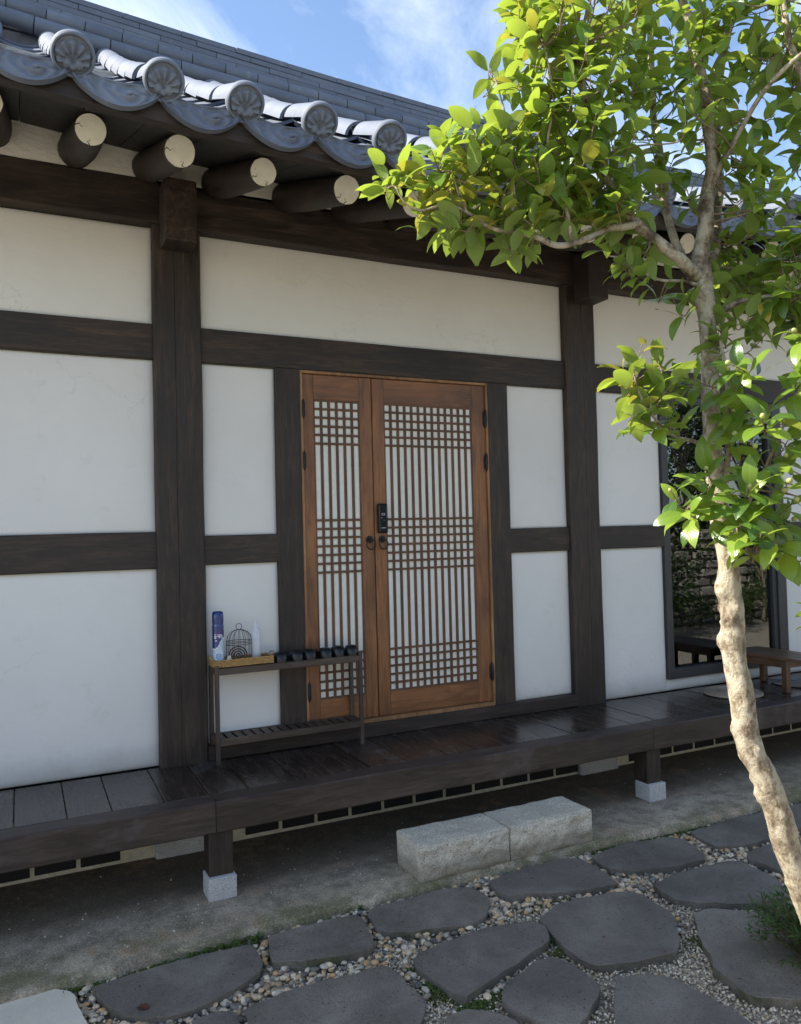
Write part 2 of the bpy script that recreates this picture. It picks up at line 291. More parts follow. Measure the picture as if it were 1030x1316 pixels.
# ---------------------------------------------------------------- mesh helpers
class MB:
    def __init__(s): s.v=[]; s.f=[]; s.mi=[]; s.uv=None
    def add(s,vs,fs,mi=0):
        o=len(s.v); s.v.extend([tuple(x) for x in vs]); s.f.extend([tuple(i+o for i in f) for f in fs]); s.mi.extend([mi]*len(fs)); return s
    def box(s,c,d,ch=0,mi=0,rot=None):
        x,y,z=d[0]/2,d[1]/2,d[2]/2
        if ch<=0:
            vs=[(i*x,j*y,k*z) for i in(-1,1) for j in(-1,1) for k in(-1,1)]
            fs=[(0,1,3,2),(4,6,7,5),(0,4,5,1),(2,3,7,6),(0,2,6,4),(1,5,7,3)]
        else:
            ch=min(ch,x*.45,y*.45,z*.45); vs=[]; idx={}
            for i in(-1,1):
                for j in(-1,1):
                    for k in(-1,1):
                        idx[i,j,k,0]=len(vs); vs.append((i*x,j*(y-ch),k*(z-ch)))
                        idx[i,j,k,1]=len(vs); vs.append((i*(x-ch),j*y,k*(z-ch)))
                        idx[i,j,k,2]=len(vs); vs.append((i*(x-ch),j*(y-ch),k*z))
            fs=[]
            for sgn in(-1,1):
                fs.append((idx[sgn,-1,-1,0],idx[sgn,1,-1,0],idx[sgn,1,1,0],idx[sgn,-1,1,0]))
                fs.append((idx[-1,sgn,-1,1],idx[-1,sgn,1,1],idx[1,sgn,1,1],idx[1,sgn,-1,1]))
                fs.append((idx[-1,-1,sgn,2],idx[1,-1,sgn,2],idx[1,1,sgn,2],idx[-1,1,sgn,2]))
            for a in(-1,1):
                for bb in(-1,1):
                    fs.append((idx[a,bb,-1,0],idx[a,bb,1,0],idx[a,bb,1,1],idx[a,bb,-1,1]))
                    fs.append((idx[a,-1,bb,0],idx[a,1,bb,0],idx[a,1,bb,2],idx[a,-1,bb,2]))
                    fs.append((idx[-1,a,bb,1],idx[1,a,bb,1],idx[1,a,bb,2],idx[-1,a,bb,2]))
            for i in(-1,1):
                for j in(-1,1):
                    for k in(-1,1): fs.append((idx[i,j,k,0],idx[i,j,k,1],idx[i,j,k,2]))
        if rot is not None: vs=[rot@Vector(p) for p in vs]
        return s.add([(p[0]+c[0],p[1]+c[1],p[2]+c[2]) for p in vs],fs,mi)
    def tube(s,pts,rad,seg=10,mi=0,caps=True,wob=0,seed=0):
        pts=[Vector(p) for p in pts]; n=len(pts); vs=[]; fs=[]; u=None
        for i,p in enumerate(pts):
            tdir=(pts[min(i+1,n-1)]-pts[max(i-1,0)]).normalized()
            if u is None:
                u=tdir.orthogonal().normalized()
            u=(u-tdir*u.dot(tdir)).normalized(); vv=tdir.cross(u); r=rad[i] if hasattr(rad,'__len__') else rad
            for k in range(seg):
                a=2*math.pi*k/seg; q=u*math.cos(a)+vv*math.sin(a); rr=r
                if wob: rr=r*(1+wob*noise.noise((p+q*r)*14+Vector((seed,0,0)))+wob*.6*noise.noise((p+q*r)*45))
                vs.append(p+q*rr)
        for i in range(n-1):
            for k in range(seg): fs.append((i*seg+k,i*seg+(k+1)%seg,(i+1)*seg+(k+1)%seg,(i+1)*seg+k))
        if caps: fs.append(tuple(range(seg))[::-1]); fs.append(tuple((n-1)*seg+k for k in range(seg)))
        return s.add(vs,fs,mi)
    def lathe(s,prof,c=(0,0,0),seg=20,mi=0):
        vs=[];fs=[]
        for r,z in prof:
            for k in range(seg): a=2*math.pi*k/seg; vs.append((c[0]+r*math.cos(a),c[1]+r*math.sin(a),c[2]+z))
        for i in range(len(prof)-1):
            for k in range(seg): fs.append((i*seg+k,i*seg+(k+1)%seg,(i+1)*seg+(k+1)%seg,(i+1)*seg+k))
        fs.append(tuple(range(seg))[::-1]); fs.append(tuple((len(prof)-1)*seg+k for k in range(seg)))
        return s.add(vs,fs,mi)
    def grid(s,fn,nu,nv,mi=0,flip=False):
        vs=[fn(i/nu,j/nv) for j in range(nv+1) for i in range(nu+1)]
        fs=[(j*(nu+1)+i,j*(nu+1)+i+1,(j+1)*(nu+1)+i+1,(j+1)*(nu+1)+i) for j in range(nv) for i in range(nu)]
        if flip: fs=[f[::-1] for f in fs]
        return s.add(vs,fs,mi)
    def mesh(s,name,mats,smooth=False,auto=None):
        me=bpy.data.meshes.new(name); me.from_pydata(s.v,[],s.f)
        for mm in (mats if isinstance(mats,(list,tuple)) else [mats]): me.materials.append(mm)
        if any(s.mi): me.polygons.foreach_set('material_index',s.mi)
        if smooth: me.polygons.foreach_set('use_smooth',[True]*len(s.f))
        if auto is not None: me.set_sharp_from_angle(angle=R(auto))
        me.update(); return me
def setp(o,label=None,cat=None,group=None,kind=None):
    if label: o['label']=label
    if cat: o['category']=cat
    if group: o['group']=group
    if kind: o['kind']=kind
    return o
def put(name,me,parent=None,loc=(0,0,0),rot=None,scale=None):
    o=bpy.data.objects.new(name,me); COL.objects.link(o); o.location=loc
    if rot is not None: o.rotation_euler=rot
    if scale is not None: o.scale=scale
    if parent: o.parent=parent
    return o
def empty(name,loc=(0,0,0)):
    o=bpy.data.objects.new(name,None); COL.objects.link(o); o.location=loc; o.empty_display_size=.2; return o
def obj(name,mb,mats,parent=None,loc=(0,0,0),smooth=False,rot=None,auto=None):
    return put(name,mb.mesh(name,mats,smooth,auto),parent,loc,rot)
def bx(name,lo,hi,m_,parent=None,ch=.004,off=(0,0,0)):
    c=[(a+b_)/2 for a,b_ in zip(lo,hi)]; d=[b_-a for a,b_ in zip(lo,hi)]
    return obj(name,MB().box((0,0,0),d,ch),m_,parent,[a-b_ for a,b_ in zip(c,off)])
def timber(name,lo,hi,axis,m_,parent=None,ch=.008,wob=.003,notch=None,step=.18,seed=0):
    """hewn timber: chamfered section swept along its axis with slightly wandering faces"""
    c=Vector([(a+b_)/2 for a,b_ in zip(lo,hi)]); d=[b_-a for a,b_ in zip(lo,hi)]
    ai='xyz'.index(axis); oa=[i for i in range(3) if i!=ai]; Ln=d[ai]; w_,h_=d[oa[0]]/2,d[oa[1]]/2
    prof=[(-w_+ch,-h_),(w_-ch,-h_),(w_,-h_+ch),(w_,h_-ch),(w_-ch,h_),(-w_+ch,h_),(-w_,h_-ch),(-w_,-h_+ch)]
    if notch: # narrow drying crack down the front (-y) face; only for axis z: oa=(x,y)
        prof=[(-w_+ch,-h_),(notch-.0011,-h_),(notch,-h_+.006),(notch+.0011,-h_)]+prof[1:]
    n=max(2,int(Ln/step)+1); vs=[];fs=[];k=len(prof)
    for i in range(n+1):
        tt=-Ln/2+Ln*i/n
        for (a,b_) in prof:
            p=[0,0,0]; p[ai]=tt; p[oa[0]]=a; p[oa[1]]=b_; q=Vector(p)+c
            p[oa[0]]+=wob*noise.noise(q*1.7+Vector((seed,5,0))); p[oa[1]]+=wob*noise.noise(q*1.9+Vector((9,seed,3)))
            vs.append(p)
    fl=(ai==1)
    for i in range(n):
        for j in range(k):
            f=(i*k+j,i*k+(j+1)%k,(i+1)*k+(j+1)%k,(i+1)*k+j); fs.append(f[::-1] if fl else f)
    e0=tuple(range(k))[::-1]; e1=tuple(n*k+j for j in range(k)); 
    fs+= [e0[::-1],e1[::-1]] if fl else [e0,e1]
    return obj(name,MB().add(vs,fs),m_,parent,c)
def np_mesh(name,verts,faces,mats,mi=None,smooth=False,uv=None):
    """verts (n,3), faces (m,k) arrays"""
    me=bpy.data.meshes.new(name); verts=np.asarray(verts,np.float32); faces=np.asarray(faces,np.int32); k=faces.shape[1]
    me.vertices.add(len(verts)); me.vertices.foreach_set('co',verts.ravel()); me.loops.add(faces.size); me.loops.foreach_set('vertex_index',faces.ravel())
    me.polygons.add(len(faces)); me.polygons.foreach_set('loop_start',np.arange(0,faces.size,k,dtype=np.int32))
    try: me.polygons.foreach_set('loop_total',np.full(len(faces),k,np.int32))
    except Exception: pass
    for mm in (mats if isinstance(mats,(list,tuple)) else [mats]): me.materials.append(mm)
    if mi is not None: me.polygons.foreach_set('material_index',np.asarray(mi,np.int32))
    if smooth: me.polygons.foreach_set('use_smooth',np.ones(len(faces),bool))
    if uv is not None:
        ul=me.uv_layers.new(name='UVMap'); ul.data.foreach_set('uv',np.asarray(uv,np.float32)[faces.ravel()].ravel())
    me.update(calc_edges=True); me.validate(); return me
def smoothpath(pts,sub=4):
    pts=[Vector(p[:3]) for p in pts]; out_=[]
    n=len(pts)
    for i in range(n-1):
        p0=pts[max(i-1,0)];p1=pts[i];p2=pts[i+1];p3=pts[min(i+2,n-1)]
        for k in range(sub):
            t_=k/sub; out_.append(.5*((2*p1)+(-p0+p2)*t_+(2*p0-5*p1+4*p2-p3)*t_*t_+(-p0+3*p1-3*p2+p3)*t_**3))
    out_.append(pts[-1]); return out_
def lerp_r(rs,sub=4):
    o=[]
    for i in range(len(rs)-1):
        for k in range(sub): o.append(rs[i]+(rs[i+1]-rs[i])*k/sub)
    o.append(rs[-1]); return o

# ================================================================ setting
def big_ground():
    # one sheet to the horizon, finely divided near the house so that it undulates slightly
    xs=np.concatenate([[-400,-120,-40,-15],np.linspace(-6,8,57),[15,40,120,400]]); ys=np.concatenate([[-400,-120,-40,-15],np.linspace(-7,0,36),[8,20,60,200,400]])
    V=[];F=[]
    for j,y in enumerate(ys):
        for i,x in enumerate(xs):
            z=-.064+.006*noise.noise(Vector((x*1.3,y*1.3,0))) if -6<=x<=8 and -7<=y<=0 else -.072
            V.append((x,y,z))
    nx=len(xs)
    for j in range(len(ys)-1):
        for i in range(nx-1): F.append((j*nx+i,j*nx+i+1,(j+1)*nx+i+1,(j+1)*nx+i))
    o=put('ground',np_mesh('ground',V,F,M['earth'],smooth=True)); setp(o,kind='structure'); return o
big_ground()
def slab_edge(x): return -1.045-.075*max(0,min(1,(1.2-x)/1.4))-.045*max(0,min(1,(x-2.6)/.8))+.008*noise.noise(Vector((x*3,0,4)))+.004*noise.noise(Vector((x*17,0,4)))
def make_slab():
    nx=260; X0,X1=-8.2,9.5; V=[];F=[]; rows=6
    yin=[-.9,-.6,-.3,.0]
    for i in range(nx+1):
        x=X0+(X1-X0)*i/nx; e=slab_edge(x)
        V.append((x,e-.004,-.09)); V.append((x,e-.004+.004*noise.noise(Vector((x*9,1,1))),-.018)); V.append((x,e+.012,0.0))
        for y in yin: V.append((x,y,.003*noise.noise(Vector((x*1.5,y*2,3)))))
    k=3+len(yin)
    for i in range(nx):
        for j in range(k-1): F.append((i*k+j,(i+1)*k+j,(i+1)*k+j+1,i*k+j+1))
    o=put('concrete_slab',np_mesh('concrete_slab',V,F,M['concrete'],smooth=False)); setp(o,kind='structure')
make_slab()

# ================================================================ house
house=empty('timber_house'); setp(house,'traditional white plastered timber house with dark posts, grey tiled eaves and a lattice door','house')  # walls and roof lengthened out of view on the left to shade the stones
# plinth: footing stones and black vent bricks in mortar
bx('foundation_wall',(-7.2,-.066,0),(9.2,.0,.30),M['mortar'],house,0)
brick_me=MB().box((0,0,0),(.192,.012,.088),.003).mesh('brick',M['brick'])
x=-7.1
while x<9.1:
    if not any(abs(x-px)<.24 for px in(-7.0,-3.0,.8,3.6,6.38)):
        put('brick',brick_me,house,(x,-.066+rng.uniform(-.002,.001),.064+rng.uniform(-.003,.003)),(0,0,rng.uniform(-.01,.01)))
    x+=.213
for k,xx in enumerate((-7.0,-3.0,.80,3.60,6.38)):
    me=MB().box((0,0,0),(.33,.16,.30),.012).mesh('footing_stone',M['granite_pad']); put('footing_stone',me,house,(xx-.01,-.03,.12))
# posts
PF=-.03
for k,(x0,x1) in enumerate(((-7.13,-6.87),(-3.13,-2.87),(.668,.928),(3.468,3.732),(6.25,6.51))):
    timber('post',(x0,PF,.448),(x1,.22,3.62),'z',M['dark_z'],house,.010,.006,notch=rng.uniform(-.02,.03),seed=k)
# studs beside the door
for k,(x0,x1) in enumerate(((1.357,1.508),(2.822,2.978))):
    timber('stud',(x0,-.008,.53),(x1,.10,2.672),'z',M['dark_z'],house,.005,.003,seed=20+k)
# rails
bays=[(-6.872,-3.132),(-2.872,.672),(.924,3.472),(3.728,6.254),(6.51,9.2)]
for k,(a,b_) in enumerate(bays):
    timber('lintel_beam',(a,-.004,2.672),(b_,.12,2.868),'x',M['dark_x'],house,.006,.003,seed=30+k)
for k,(a,b_) in enumerate(((-6.872,-3.132),(-2.872,.672),(.924,1.358),(2.976,3.472),(3.728,4.352),(5.68,6.254))):
    timber('middle_rail',(a,-.002,1.532 if k>1 else 1.522),(b_,.10,1.695 if k>1 else 1.722),'x',M['dark_x'],house,.005,.003,seed=40+k)
timber('sill_beam',(.924,-.035,.448),(3.472,.10,.532),'x',M['dark_x'],house,.006,.003,seed=50)
# main beam under the rafters with the ends of the cross beams
MBz=lambda x: .0035*(x-2.5)**2
for k,(a,b_) in enumerate(((-7.4,-3.0),(-3.0,.70),(.70,3.5),(3.5,6.3),(6.3,9.2))):
    zc=.012*(1 if k<2 else 0)
    timber('main_beam',(a,-.06,3.402+zc),(b_,.16,3.635+zc),'x',M['dark_x'],house,.008,.004,seed=60+k)
for k,xx in enumerate((-7.0,-3.0,.787,3.605,6.38)):
    o=bx('beam_end',(xx-.085,-.235,3.268),(xx+.085,-.062,3.60),M['dark_y'],house,.006)
    pass
# plaster panels
def panel(x0,x1,z0,z1,y=.022):
    nu=max(4,int((x1-x0)/.08)); nv=max(4,int((z1-z0)/.08)); cx,cz=(x0+x1)/2,(z0+z1)/2
    def f(u,v):
        x=x0+(x1-x0)*u; z=z0+(z1-z0)*v
        e=min(u*(x1-x0),(1-u)*(x1-x0),v*(z1-z0),(1-v)*(z1-z0)); d=.012*math.exp(-e/.012) 
        return (x-cx,y+d+.0035*noise.noise(Vector((x*1.8,z*1.8,2))),z-cz)
    def lines(n,Ln): 
        e=[0,.003/Ln,.008/Ln,.016/Ln,.032/Ln]; m_=[e[-1]+(1-2*e[-1])*i/n for i in range(1,n)]; return e+m_+[1-q for q in e[::-1]]
    U=lines(nu,x1-x0); Vv=lines(nv,z1-z0); ni,nj=len(U)-1,len(Vv)-1
    mb=MB(); mb.grid(lambda u,v:f(U[int(round(u*ni))],Vv[int(round(v*nj))]),ni,nj)
    mb.box((0,.07,0),(x1-x0,.05,z1-z0))
    obj('wall_panel',mb,M['plaster'],house,(cx,0,cz),smooth=True,auto=50)
for a,b_ in bays: panel(a-.004,b_+.004,2.862,3.412)
panel(-6.876,-3.128,1.716,2.676); panel(-6.876,-3.128,.448,1.528)
panel(-2.876,.676,1.716,2.676); panel(-2.876,.676,.448,1.528)
panel(.920,1.361,1.69,2.676); panel(.920,1.361,.527,1.537)
panel(2.974,3.476,1.69,2.676); panel(2.974,3.476,.527,1.537)
panel(3.724,4.358,1.69,2.676); panel(3.724,4.358,.448,1.537)
panel(5.678,6.256,1.69,2.676); panel(5.678,6.256,.448,1.537); panel(6.506,9.2,.448,2.676)
panel(4.354,5.682,.448,.535)
# side and back walls, floor of the rooms
bx('side_wall',(-7.13,.2,.3),(-6.99,2.6,3.6),M['plaster'],house,0); bx('side_wall',(9.06,.2,.3),(9.2,2.6,3.6),M['plaster'],house,0)
bx('back_wall',(-7.13,2.6,.0),(9.2,2.74,3.9),M['plaster'],house,0)
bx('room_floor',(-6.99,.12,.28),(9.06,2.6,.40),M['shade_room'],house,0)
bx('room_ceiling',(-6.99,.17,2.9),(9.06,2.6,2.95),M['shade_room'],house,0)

# rafters
def ez(x):
    d=x-2.0; c=3.6
    return .0215*d*d if abs(d)<c else .0215*(c*c+2*c*(abs(d)-c))
rx=[-7.3+.38*i for i in range(11)]+[-3.1,-2.73,-2.36,-1.98,-1.61,-1.22,-.83,-.46,-.105,.282,.643,1.018,1.427,1.79,2.165,2.52,2.885]
while rx[-1]<9: rx.append(rx[-1]+.375)
for k,xx in enumerate(rx):
    r0=.063+rng.uniform(-.003,.004); r1=.085+rng.uniform(-.004,.006)
    zA=3.328+ez(xx); yA=-1.0+rng.uniform(-.008,.008); zB=zA+.36*1.35
    pts=[Vector((xx+.004*noise.noise(Vector((k,i*.3,0))),yA+1.35*i/9,zA+(zB-zA)*i/9)) for i in range(10)]
    base=pts[0].copy(); rad=[r0+(r1-r0)*min(1,i/4) for i in range(10)]
    o=obj('rafter',MB().tube([p-base for p in pts],rad,18,caps=True,wob=.05,seed=k),M['dark_y'],house,base,smooth=True,auto=40)
    # painted round end with drying cracks
    dirv=(pts[0]-pts[1]).normalized(); mb=MB(); vs=[];n_=24
    u=Vector((1,0,0)); vv=dirv.cross(u).normalized()
    a0=rng.uniform(0,6.28)
    for ring,(rr,off) in enumerate(((r0*.985,.002),(r0*.97,.005),(r0*.5,.0055))):
        for j in range(n_):
            a=2*math.pi*j/n_; q=u*math.cos(a)+vv*math.sin(a); q2=rr*(1+.045*noise.noise(q*2.5+Vector((k,0,0)))); vs.append(q*q2+dirv*off)
    vs.append(dirv*.006); fs=[]
    for g_ in range(2):
        for j in range(n_): fs.append((g_*n_+j,g_*n_+(j+1)%n_,(g_+1)*n_+(j+1)%n_,(g_+1)*n_+j))
    for j in range(n_): fs.append((2*n_+j,2*n_+(j+1)%n_,3*n_))
    mb.add(vs,fs,0)
    for ca,ln in ((rng.uniform(2.3,3.4),.55),(rng.uniform(1.1,1.9),.45)):
        q=u*math.cos(ca)-vv*math.sin(ca)*1; pz=u*math.sin(ca)+vv*math.cos(ca)
        zz=[]; P0=q*r0*.97; cur=P0; side=[]
        for i in range(6):
            t_=i/5; cen=q*r0*(.97-ln*t_)+pz*.006*math.sin(i*1.9+k); wd=.0026*(1-t_)**.7
            side.append((cen+pz*wd+dirv*.0075,cen-pz*wd+dirv*.0075))
        vs2=[p for s_ in side for p in s_]; fs2=[(2*i,2*i+1,2*i+3,2*i+2) for i in range(5)]; mb.add(vs2,fs2,1)
    obj('painted_end',mb,[M['cream'],M['crack']],o)
# plaster between the rafters above the beam (rough), following the eaves curve
def fill(u,v):
    x=-7.35+16.5*u; z=3.650+.37*v+ez(x)*.6*v
    return (x,-.05-.26*v+.012*noise.noise(Vector((x*6,z*6,0))),z)
mb=MB().grid(fill,260,6); obj('eaves_plaster',mb,M['rough_plaster'],house,smooth=True)
# second visible slope of plaster between the rafters, rising outwards from the beam
nS=56
def soff(u,v):
    x=-2.5+11.7*u; y=-1.24+1.5*v; return (x,y,3.328+.068+ez(x)+.36*(y+1.0)+.0)
# soffit boards, one by one across the eaves
bw=.235; x=-7.5; k=0
while x<9.2:
    mb=MB(); x1=x+bw-.004
    V_=[]
    for (yy,dz) in ((-1.22,0),(-1.22,.018),(.28,0),(.28,.018)):
        for xx in (x,x1): V_.append((xx-x,yy,3.328+.070+ez(xx)+.36*(yy+1.0)+dz))
    mb.add(V_,[(0,4,5,1),(2,3,7,6),(0,1,3,2),(4,6,7,5),(0,2,6,4),(1,5,7,3)])
    obj('soffit_board',mb,M['soffit'],house,(x,0,0)); x+=bw; k+=1
# curved eaves fascia carrying the tiles
def fas(y0,y1,z0,z1,name,mm):
    mb=MB(); n_=120; V_=[];F_=[]
    for i in range(n_+1):
        x=-7.5+16.7*i/n_; e=ez(x)
        V_+= [(x,y0,z0+e),(x,y0,z1+e),(x,y1,z1+e),(x,y1,z0+e)]
    for i in range(n_):
        for j in range(4): F_.append((i*4+j,(i+1)*4+j,(i+1)*4+(j+1)%4,i*4+(j+1)%4))
    F_+=[(0,1,2,3),(n_*4+3,n_*4+2,n_*4+1,n_*4)]
    mb.add(V_,F_); obj(name,mb,mm,house)
fas(-1.235,-1.195,3.312,3.36,'eaves_board',M['dark_x'])
fas(-1.285,-1.237,3.288,3.37,'tile_batten',M['dark_x'])

# ------------------------------------------------ roof tiles
TP=.3237
def rz(x,y):
    t_=y+1.3; zz=3.435+.47*t_+.038*t_*t_
    e1=ez(x); e2=.008*(x-5)**2+.02
    f=max(0,min(1,t_/1.9)); return zz+e1*(1-f)+e2*f
def roof_sheet():
    n_=90; V_=[];F_=[]; ys=[-1.27,-1.0,-.7,-.4,0,.6,1.6,2.8,3.3]
    for i in range(n_+1):
        x=-7.55+16.8*i/n_
        for y in ys:
            z=rz(x,y)-.075 if y<=.6 else rz(x,.6)-.075-(y-.6)*.62
            V_.append((x,y,z))
    k=len(ys)
    for i in range(n_):
        for j in range(k-1): F_.append((i*k+j,(i+1)*k+j,(i+1)*k+j+1,i*k+j+1))
    put('roof_bed',np_mesh('roof_bed',V_,F_,M['ridge']),house)
roof_sheet()
RT=.072
def half_tile(L0,r0,r1,seg=12,th=.014,lip=False):
    """half round tile along +y from 0 to L0"""
    mb=MB(); ys=[0,.015,L0*.5,L0-.02,L0]; V_=[];F_=[]
    for i,y in enumerate(ys):
        r=r0+(r1-r0)*y/L0
        for k in range(seg+1):
            a=math.pi*k/seg; V_.append((r*math.cos(a),y,r*math.sin(a)))
    n1=seg+1
    for i in range(len(ys)-1):
        for k in range(seg): F_.append((i*n1+k,(i+1)*n1+k,(i+1)*n1+k+1,i*n1+k+1))
    o=len(V_)
    for k in range(seg+1):
        a=math.pi*k/seg; V_.append(((r0-th)*math.cos(a),0,(r0-th)*math.sin(a)))
    for k in range(seg): F_.append((k,k+1,o+k+1,o+k))
    return mb.add(V_,F_)
tile_me=half_tile(.325,RT,RT-.004).mesh('convex_tile',M['tile'],smooth=True,auto=35)
# end tile: barrel plus round face with a shell flower in relief
def end_tile():
    mb=half_tile(.30,RT+.002,RT-.002,16)
    mb.tube([(0,.0,.0),(0,.0,.0)],.001,3) if False else None
    RR=.079; n_=72; rings=26
    tilt=R(14); cz=.0
    def hf(x,y):
        r=math.hypot(x,y)/RR; h=0
        h+=.010*max(0,min(1,(r-.80)/.05))*(1 if r<.95 else max(0,1-(r-.95)/.05)) # raised rim
        # fan of petals from the low centre
        fx,fy=x/RR,(y/RR+.30); fr=math.hypot(fx,fy); fa=math.atan2(fx,fy)
        if r<.80:
            if abs(fa)<1.75 and fr<.98-.18*abs(fa)/1.75:
                edge=.93-.2*(fa/1.75)**2; ph=math.cos(fa*11.5); lobes=.5+.5*ph
                env=max(0,min(1,fr/.2))*max(0,min(1,(edge+.05*ph-fr)/.07))
                h+=env*(.008+.012*lobes**.8*min(1,fr/.5)-.0025*(1 if fr<.4 else 0))
            for bx_,by_,br in((-.27,-.40,.24),(.27,-.40,.24),(0,-.52,.17)):
                dd=math.hypot(x/RR-bx_,y/RR-by_)/br
                if dd<1: h=max(h,.017*math.sqrt(1-dd*dd)+.002)
        return h
    V_=[];F_=[]
    def P3(x,y,h): # face looks towards -y, slightly down
        v=Vector((x,-h,y)); v=Matrix.Rotation(-tilt,3,'X')@v if False else Matrix.Rotation(tilt,3,'X')@v
        return (v.x,v.y-.012,v.z-.004)
    for i in range(1,rings+1):
        r=RR*(i/rings)**.85
        for k in range(n_):
            a=2*math.pi*k/n_; x,y=r*math.cos(a),r*math.sin(a); V_.append(P3(x,y,hf(x,y)))
    V_.append(P3(0,0,hf(0,0)))
    for i in range(rings-1):
        for k in range(n_): F_.append((i*n_+k,i*n_+(k+1)%n_,(i+1)*n_+(k+1)%n_,(i+1)*n_+k))
    for k in range(n_): F_.append((k,(k+1)%n_,len(V_)-1)[::-1])
    # rim side going back
    o=len(V_)
    for dpt,sc in((.0,1.0),(-.022,1.0),(-.03,.86)):
        for k in range(n_):
            a=2*math.pi*k/n_; V_.append(P3(RR*sc*math.cos(a),RR*sc*math.sin(a),dpt))
    for i in range(2):
        for k in range(n_): F_.append((o+i*n_+k,o+i*n_+(k+1)%n_,o+(i+1)*n_+(k+1)%n_,o+(i+1)*n_+k))
    F_.append(tuple(o+2*n_+k for k in range(n_)))
    mb.add(V_,[f for f in F_]); return mb
et_me=end_tile().mesh('end_tile',M['tile'],smooth=True,auto=50)
# drip tile: hanging crescent plate with swirling relief, and its trough running up the slope
def drip_tile():
    W=TP-.01; mb=MB()
    def top(u): return -.005-.045*(1-u*u)       # u in -1..1 , sag in the middle
    def bot(u): return -.045-.115*math.cos(u*math.pi/2)**.72
    def f(a,b_):
        u=2*a-1; x=u*(W/2+.012); zt,zb=top(u),bot(u); z=zb+(zt-zb)*b_
        h=0
        if .06<b_<.94 and .05<a<.95:
            s=(b_-.5)*2; r_=math.hypot((a-.66)*2.1,(b_-.55)*.8); ang=math.atan2(b_-.5,a-.66)
            h=.0065*math.sin(6*r_*3.1+ang*2+5*a+2.5*noise.noise(Vector((a*3,b_*3,5))))*min(1,(b_-.06)/.12,(.94-b_)/.12)+.004*noise.noise(Vector((a*9,b_*5,1)))
            rr=math.hypot((a-.62)*W/.03,(z-(zt+zb)/2)/.022); 
            if rr<1: h+=.008*math.sqrt(1-rr*rr)
        else: h=.006
        return (x,-h-.012+.22*(z+.04)*-0.0+ (z)*.30,z)
    mb.grid(f,64,26)
    # back and rim
    mb.grid(lambda a,b_:(f(a,b_)[0],(bot(2*a-1)+(top(2*a-1)-bot(2*a-1))*b_)*.30+.018,bot(2*a-1)+(top(2*a-1)-bot(2*a-1))*b_),32,2,flip=True)
    mb.grid(lambda a,b_:(f(a,0)[0],f(a,0)[1]*(1-b_)+(bot(2*a-1)*.30+.018)*b_,f(a,0)[2]),32,1,flip=True)
    mb.grid(lambda a,b_:(f(a,1)[0],f(a,1)[1]*(1-b_)+(top(2*a-1)*.30+.018)*b_,f(a,1)[2]),32,1)
    # trough
    mb.grid(lambda a,b_:((2*a-1)*W/2,.0+.30*b_,top(2*a-1)-.004+.155*b_),14,2)
    return mb
dt_me=drip_tile().mesh('drip_tile',M['tile'],smooth=True,auto=40)
trough_me=MB().grid(lambda a,b_:((2*a-1)*TP/2,.34*b_,-.005-.045*(1-(2*a-1)**2)-.012*b_),8,1)
trough_me.grid(lambda a,b_:((2*a-1)*TP/2,0,-.005-.045*(1-(2*a-1)**2)-.014*(1-b_)),8,1)
trough_me=trough_me.mesh('concave_tile',M['tile'],smooth=True,auto=35)
ncol=0; x=.195-23*TP; field=MB()
while x<9.1:
    ys=[-1.3]+[-1.015+.285*i for i in range(6)]
    for i,y in enumerate(ys):
        z=rz(x,y); y2=y+.3; sl=math.atan2(rz(x,y2)-z,.3)
        jx=rng.uniform(-.004,.004); jz=rng.uniform(-.02,.02)
        if i==0:
            put('end_tile',et_me,house,(x+jx,y-.045,z-.008+rng.uniform(-.004,.004)),(sl-R(2),rng.uniform(-.05,.05),jz))
        elif i<=4:
            put('convex_tile',tile_me,house,(x+jx*.6,y,z-.002*i),(sl+R(1.2),0,jz*.5))
        else:
            m4=Matrix.Translation((x,y,z-.002*i))@Matrix.Rotation(sl+R(1.2),4,'X')
            field.add([m4@v_.co for v_ in tile_me.vertices],[tuple(p.vertices) for p in tile_me.polygons])
    xm=x+TP/2
    for i,y in enumerate(ys):
        z=rz(xm,y); sl=math.atan2(rz(xm,y+.3)-z,.3)
        if i==0: put('drip_tile',dt_me,house,(xm,y+.012,z-.004),(rng.uniform(-.03,.03),rng.uniform(-.03,.03),0))
        elif i<=2: put('concave_tile',trough_me,house,(xm,y,z+.012),(sl,0,0))
        else:
            m4=Matrix.Translation((xm,y,z+.012))@Matrix.Rotation(sl,4,'X')
            field.add([m4@v_.co for v_ in trough_me.vertices],[tuple(p.vertices) for p in trough_me.polygons])
    x+=TP
o=obj('tile_field',field,M['tile'],house,smooth=True,auto=35); setp(o,kind='stuff')
# ridge: two courses of half round tiles laid lengthwise, flat courses, cap
def rl(x): return .008*(x-5)**2+.085
def ridge_course(y,zc,L_,r,name,x_0,m_=None):
    x=x_0
    mb0=MB(); seg=10; V_=[];F_=[]
    for i,xx in enumerate((0,.006,L_-.010,L_-.004)):
        rr=r*(.93 if i in(0,3) else 1)
        for k in range(seg+1):
            a=math.pi*(-.12+1.06*k/seg); V_.append((xx,-rr*math.sin(a),-rr*math.cos(a)))
    n1=seg+1
    for i in range(3):
        for k in range(seg): F_.append((i*n1+k,i*n1+k+1,(i+1)*n1+k+1,(i+1)*n1+k))
    me=mb0.add(V_,F_).mesh(name,M['ridge'],smooth=True,auto=35)
    while x<9.0:
        z=zc+rl(x); dz=rl(x+L_)-rl(x); put(name,me,house,(x,y,z+rng.uniform(-.002,.002)),(rng.uniform(-.02,.02),-math.atan2(dz,L_),0)); x+=L_
ridge_course(.66,4.515,.43,.052,'ridge_tile',-7.2); ridge_course(.68,4.600,.217,.047,'ridge_tile',-7.2)
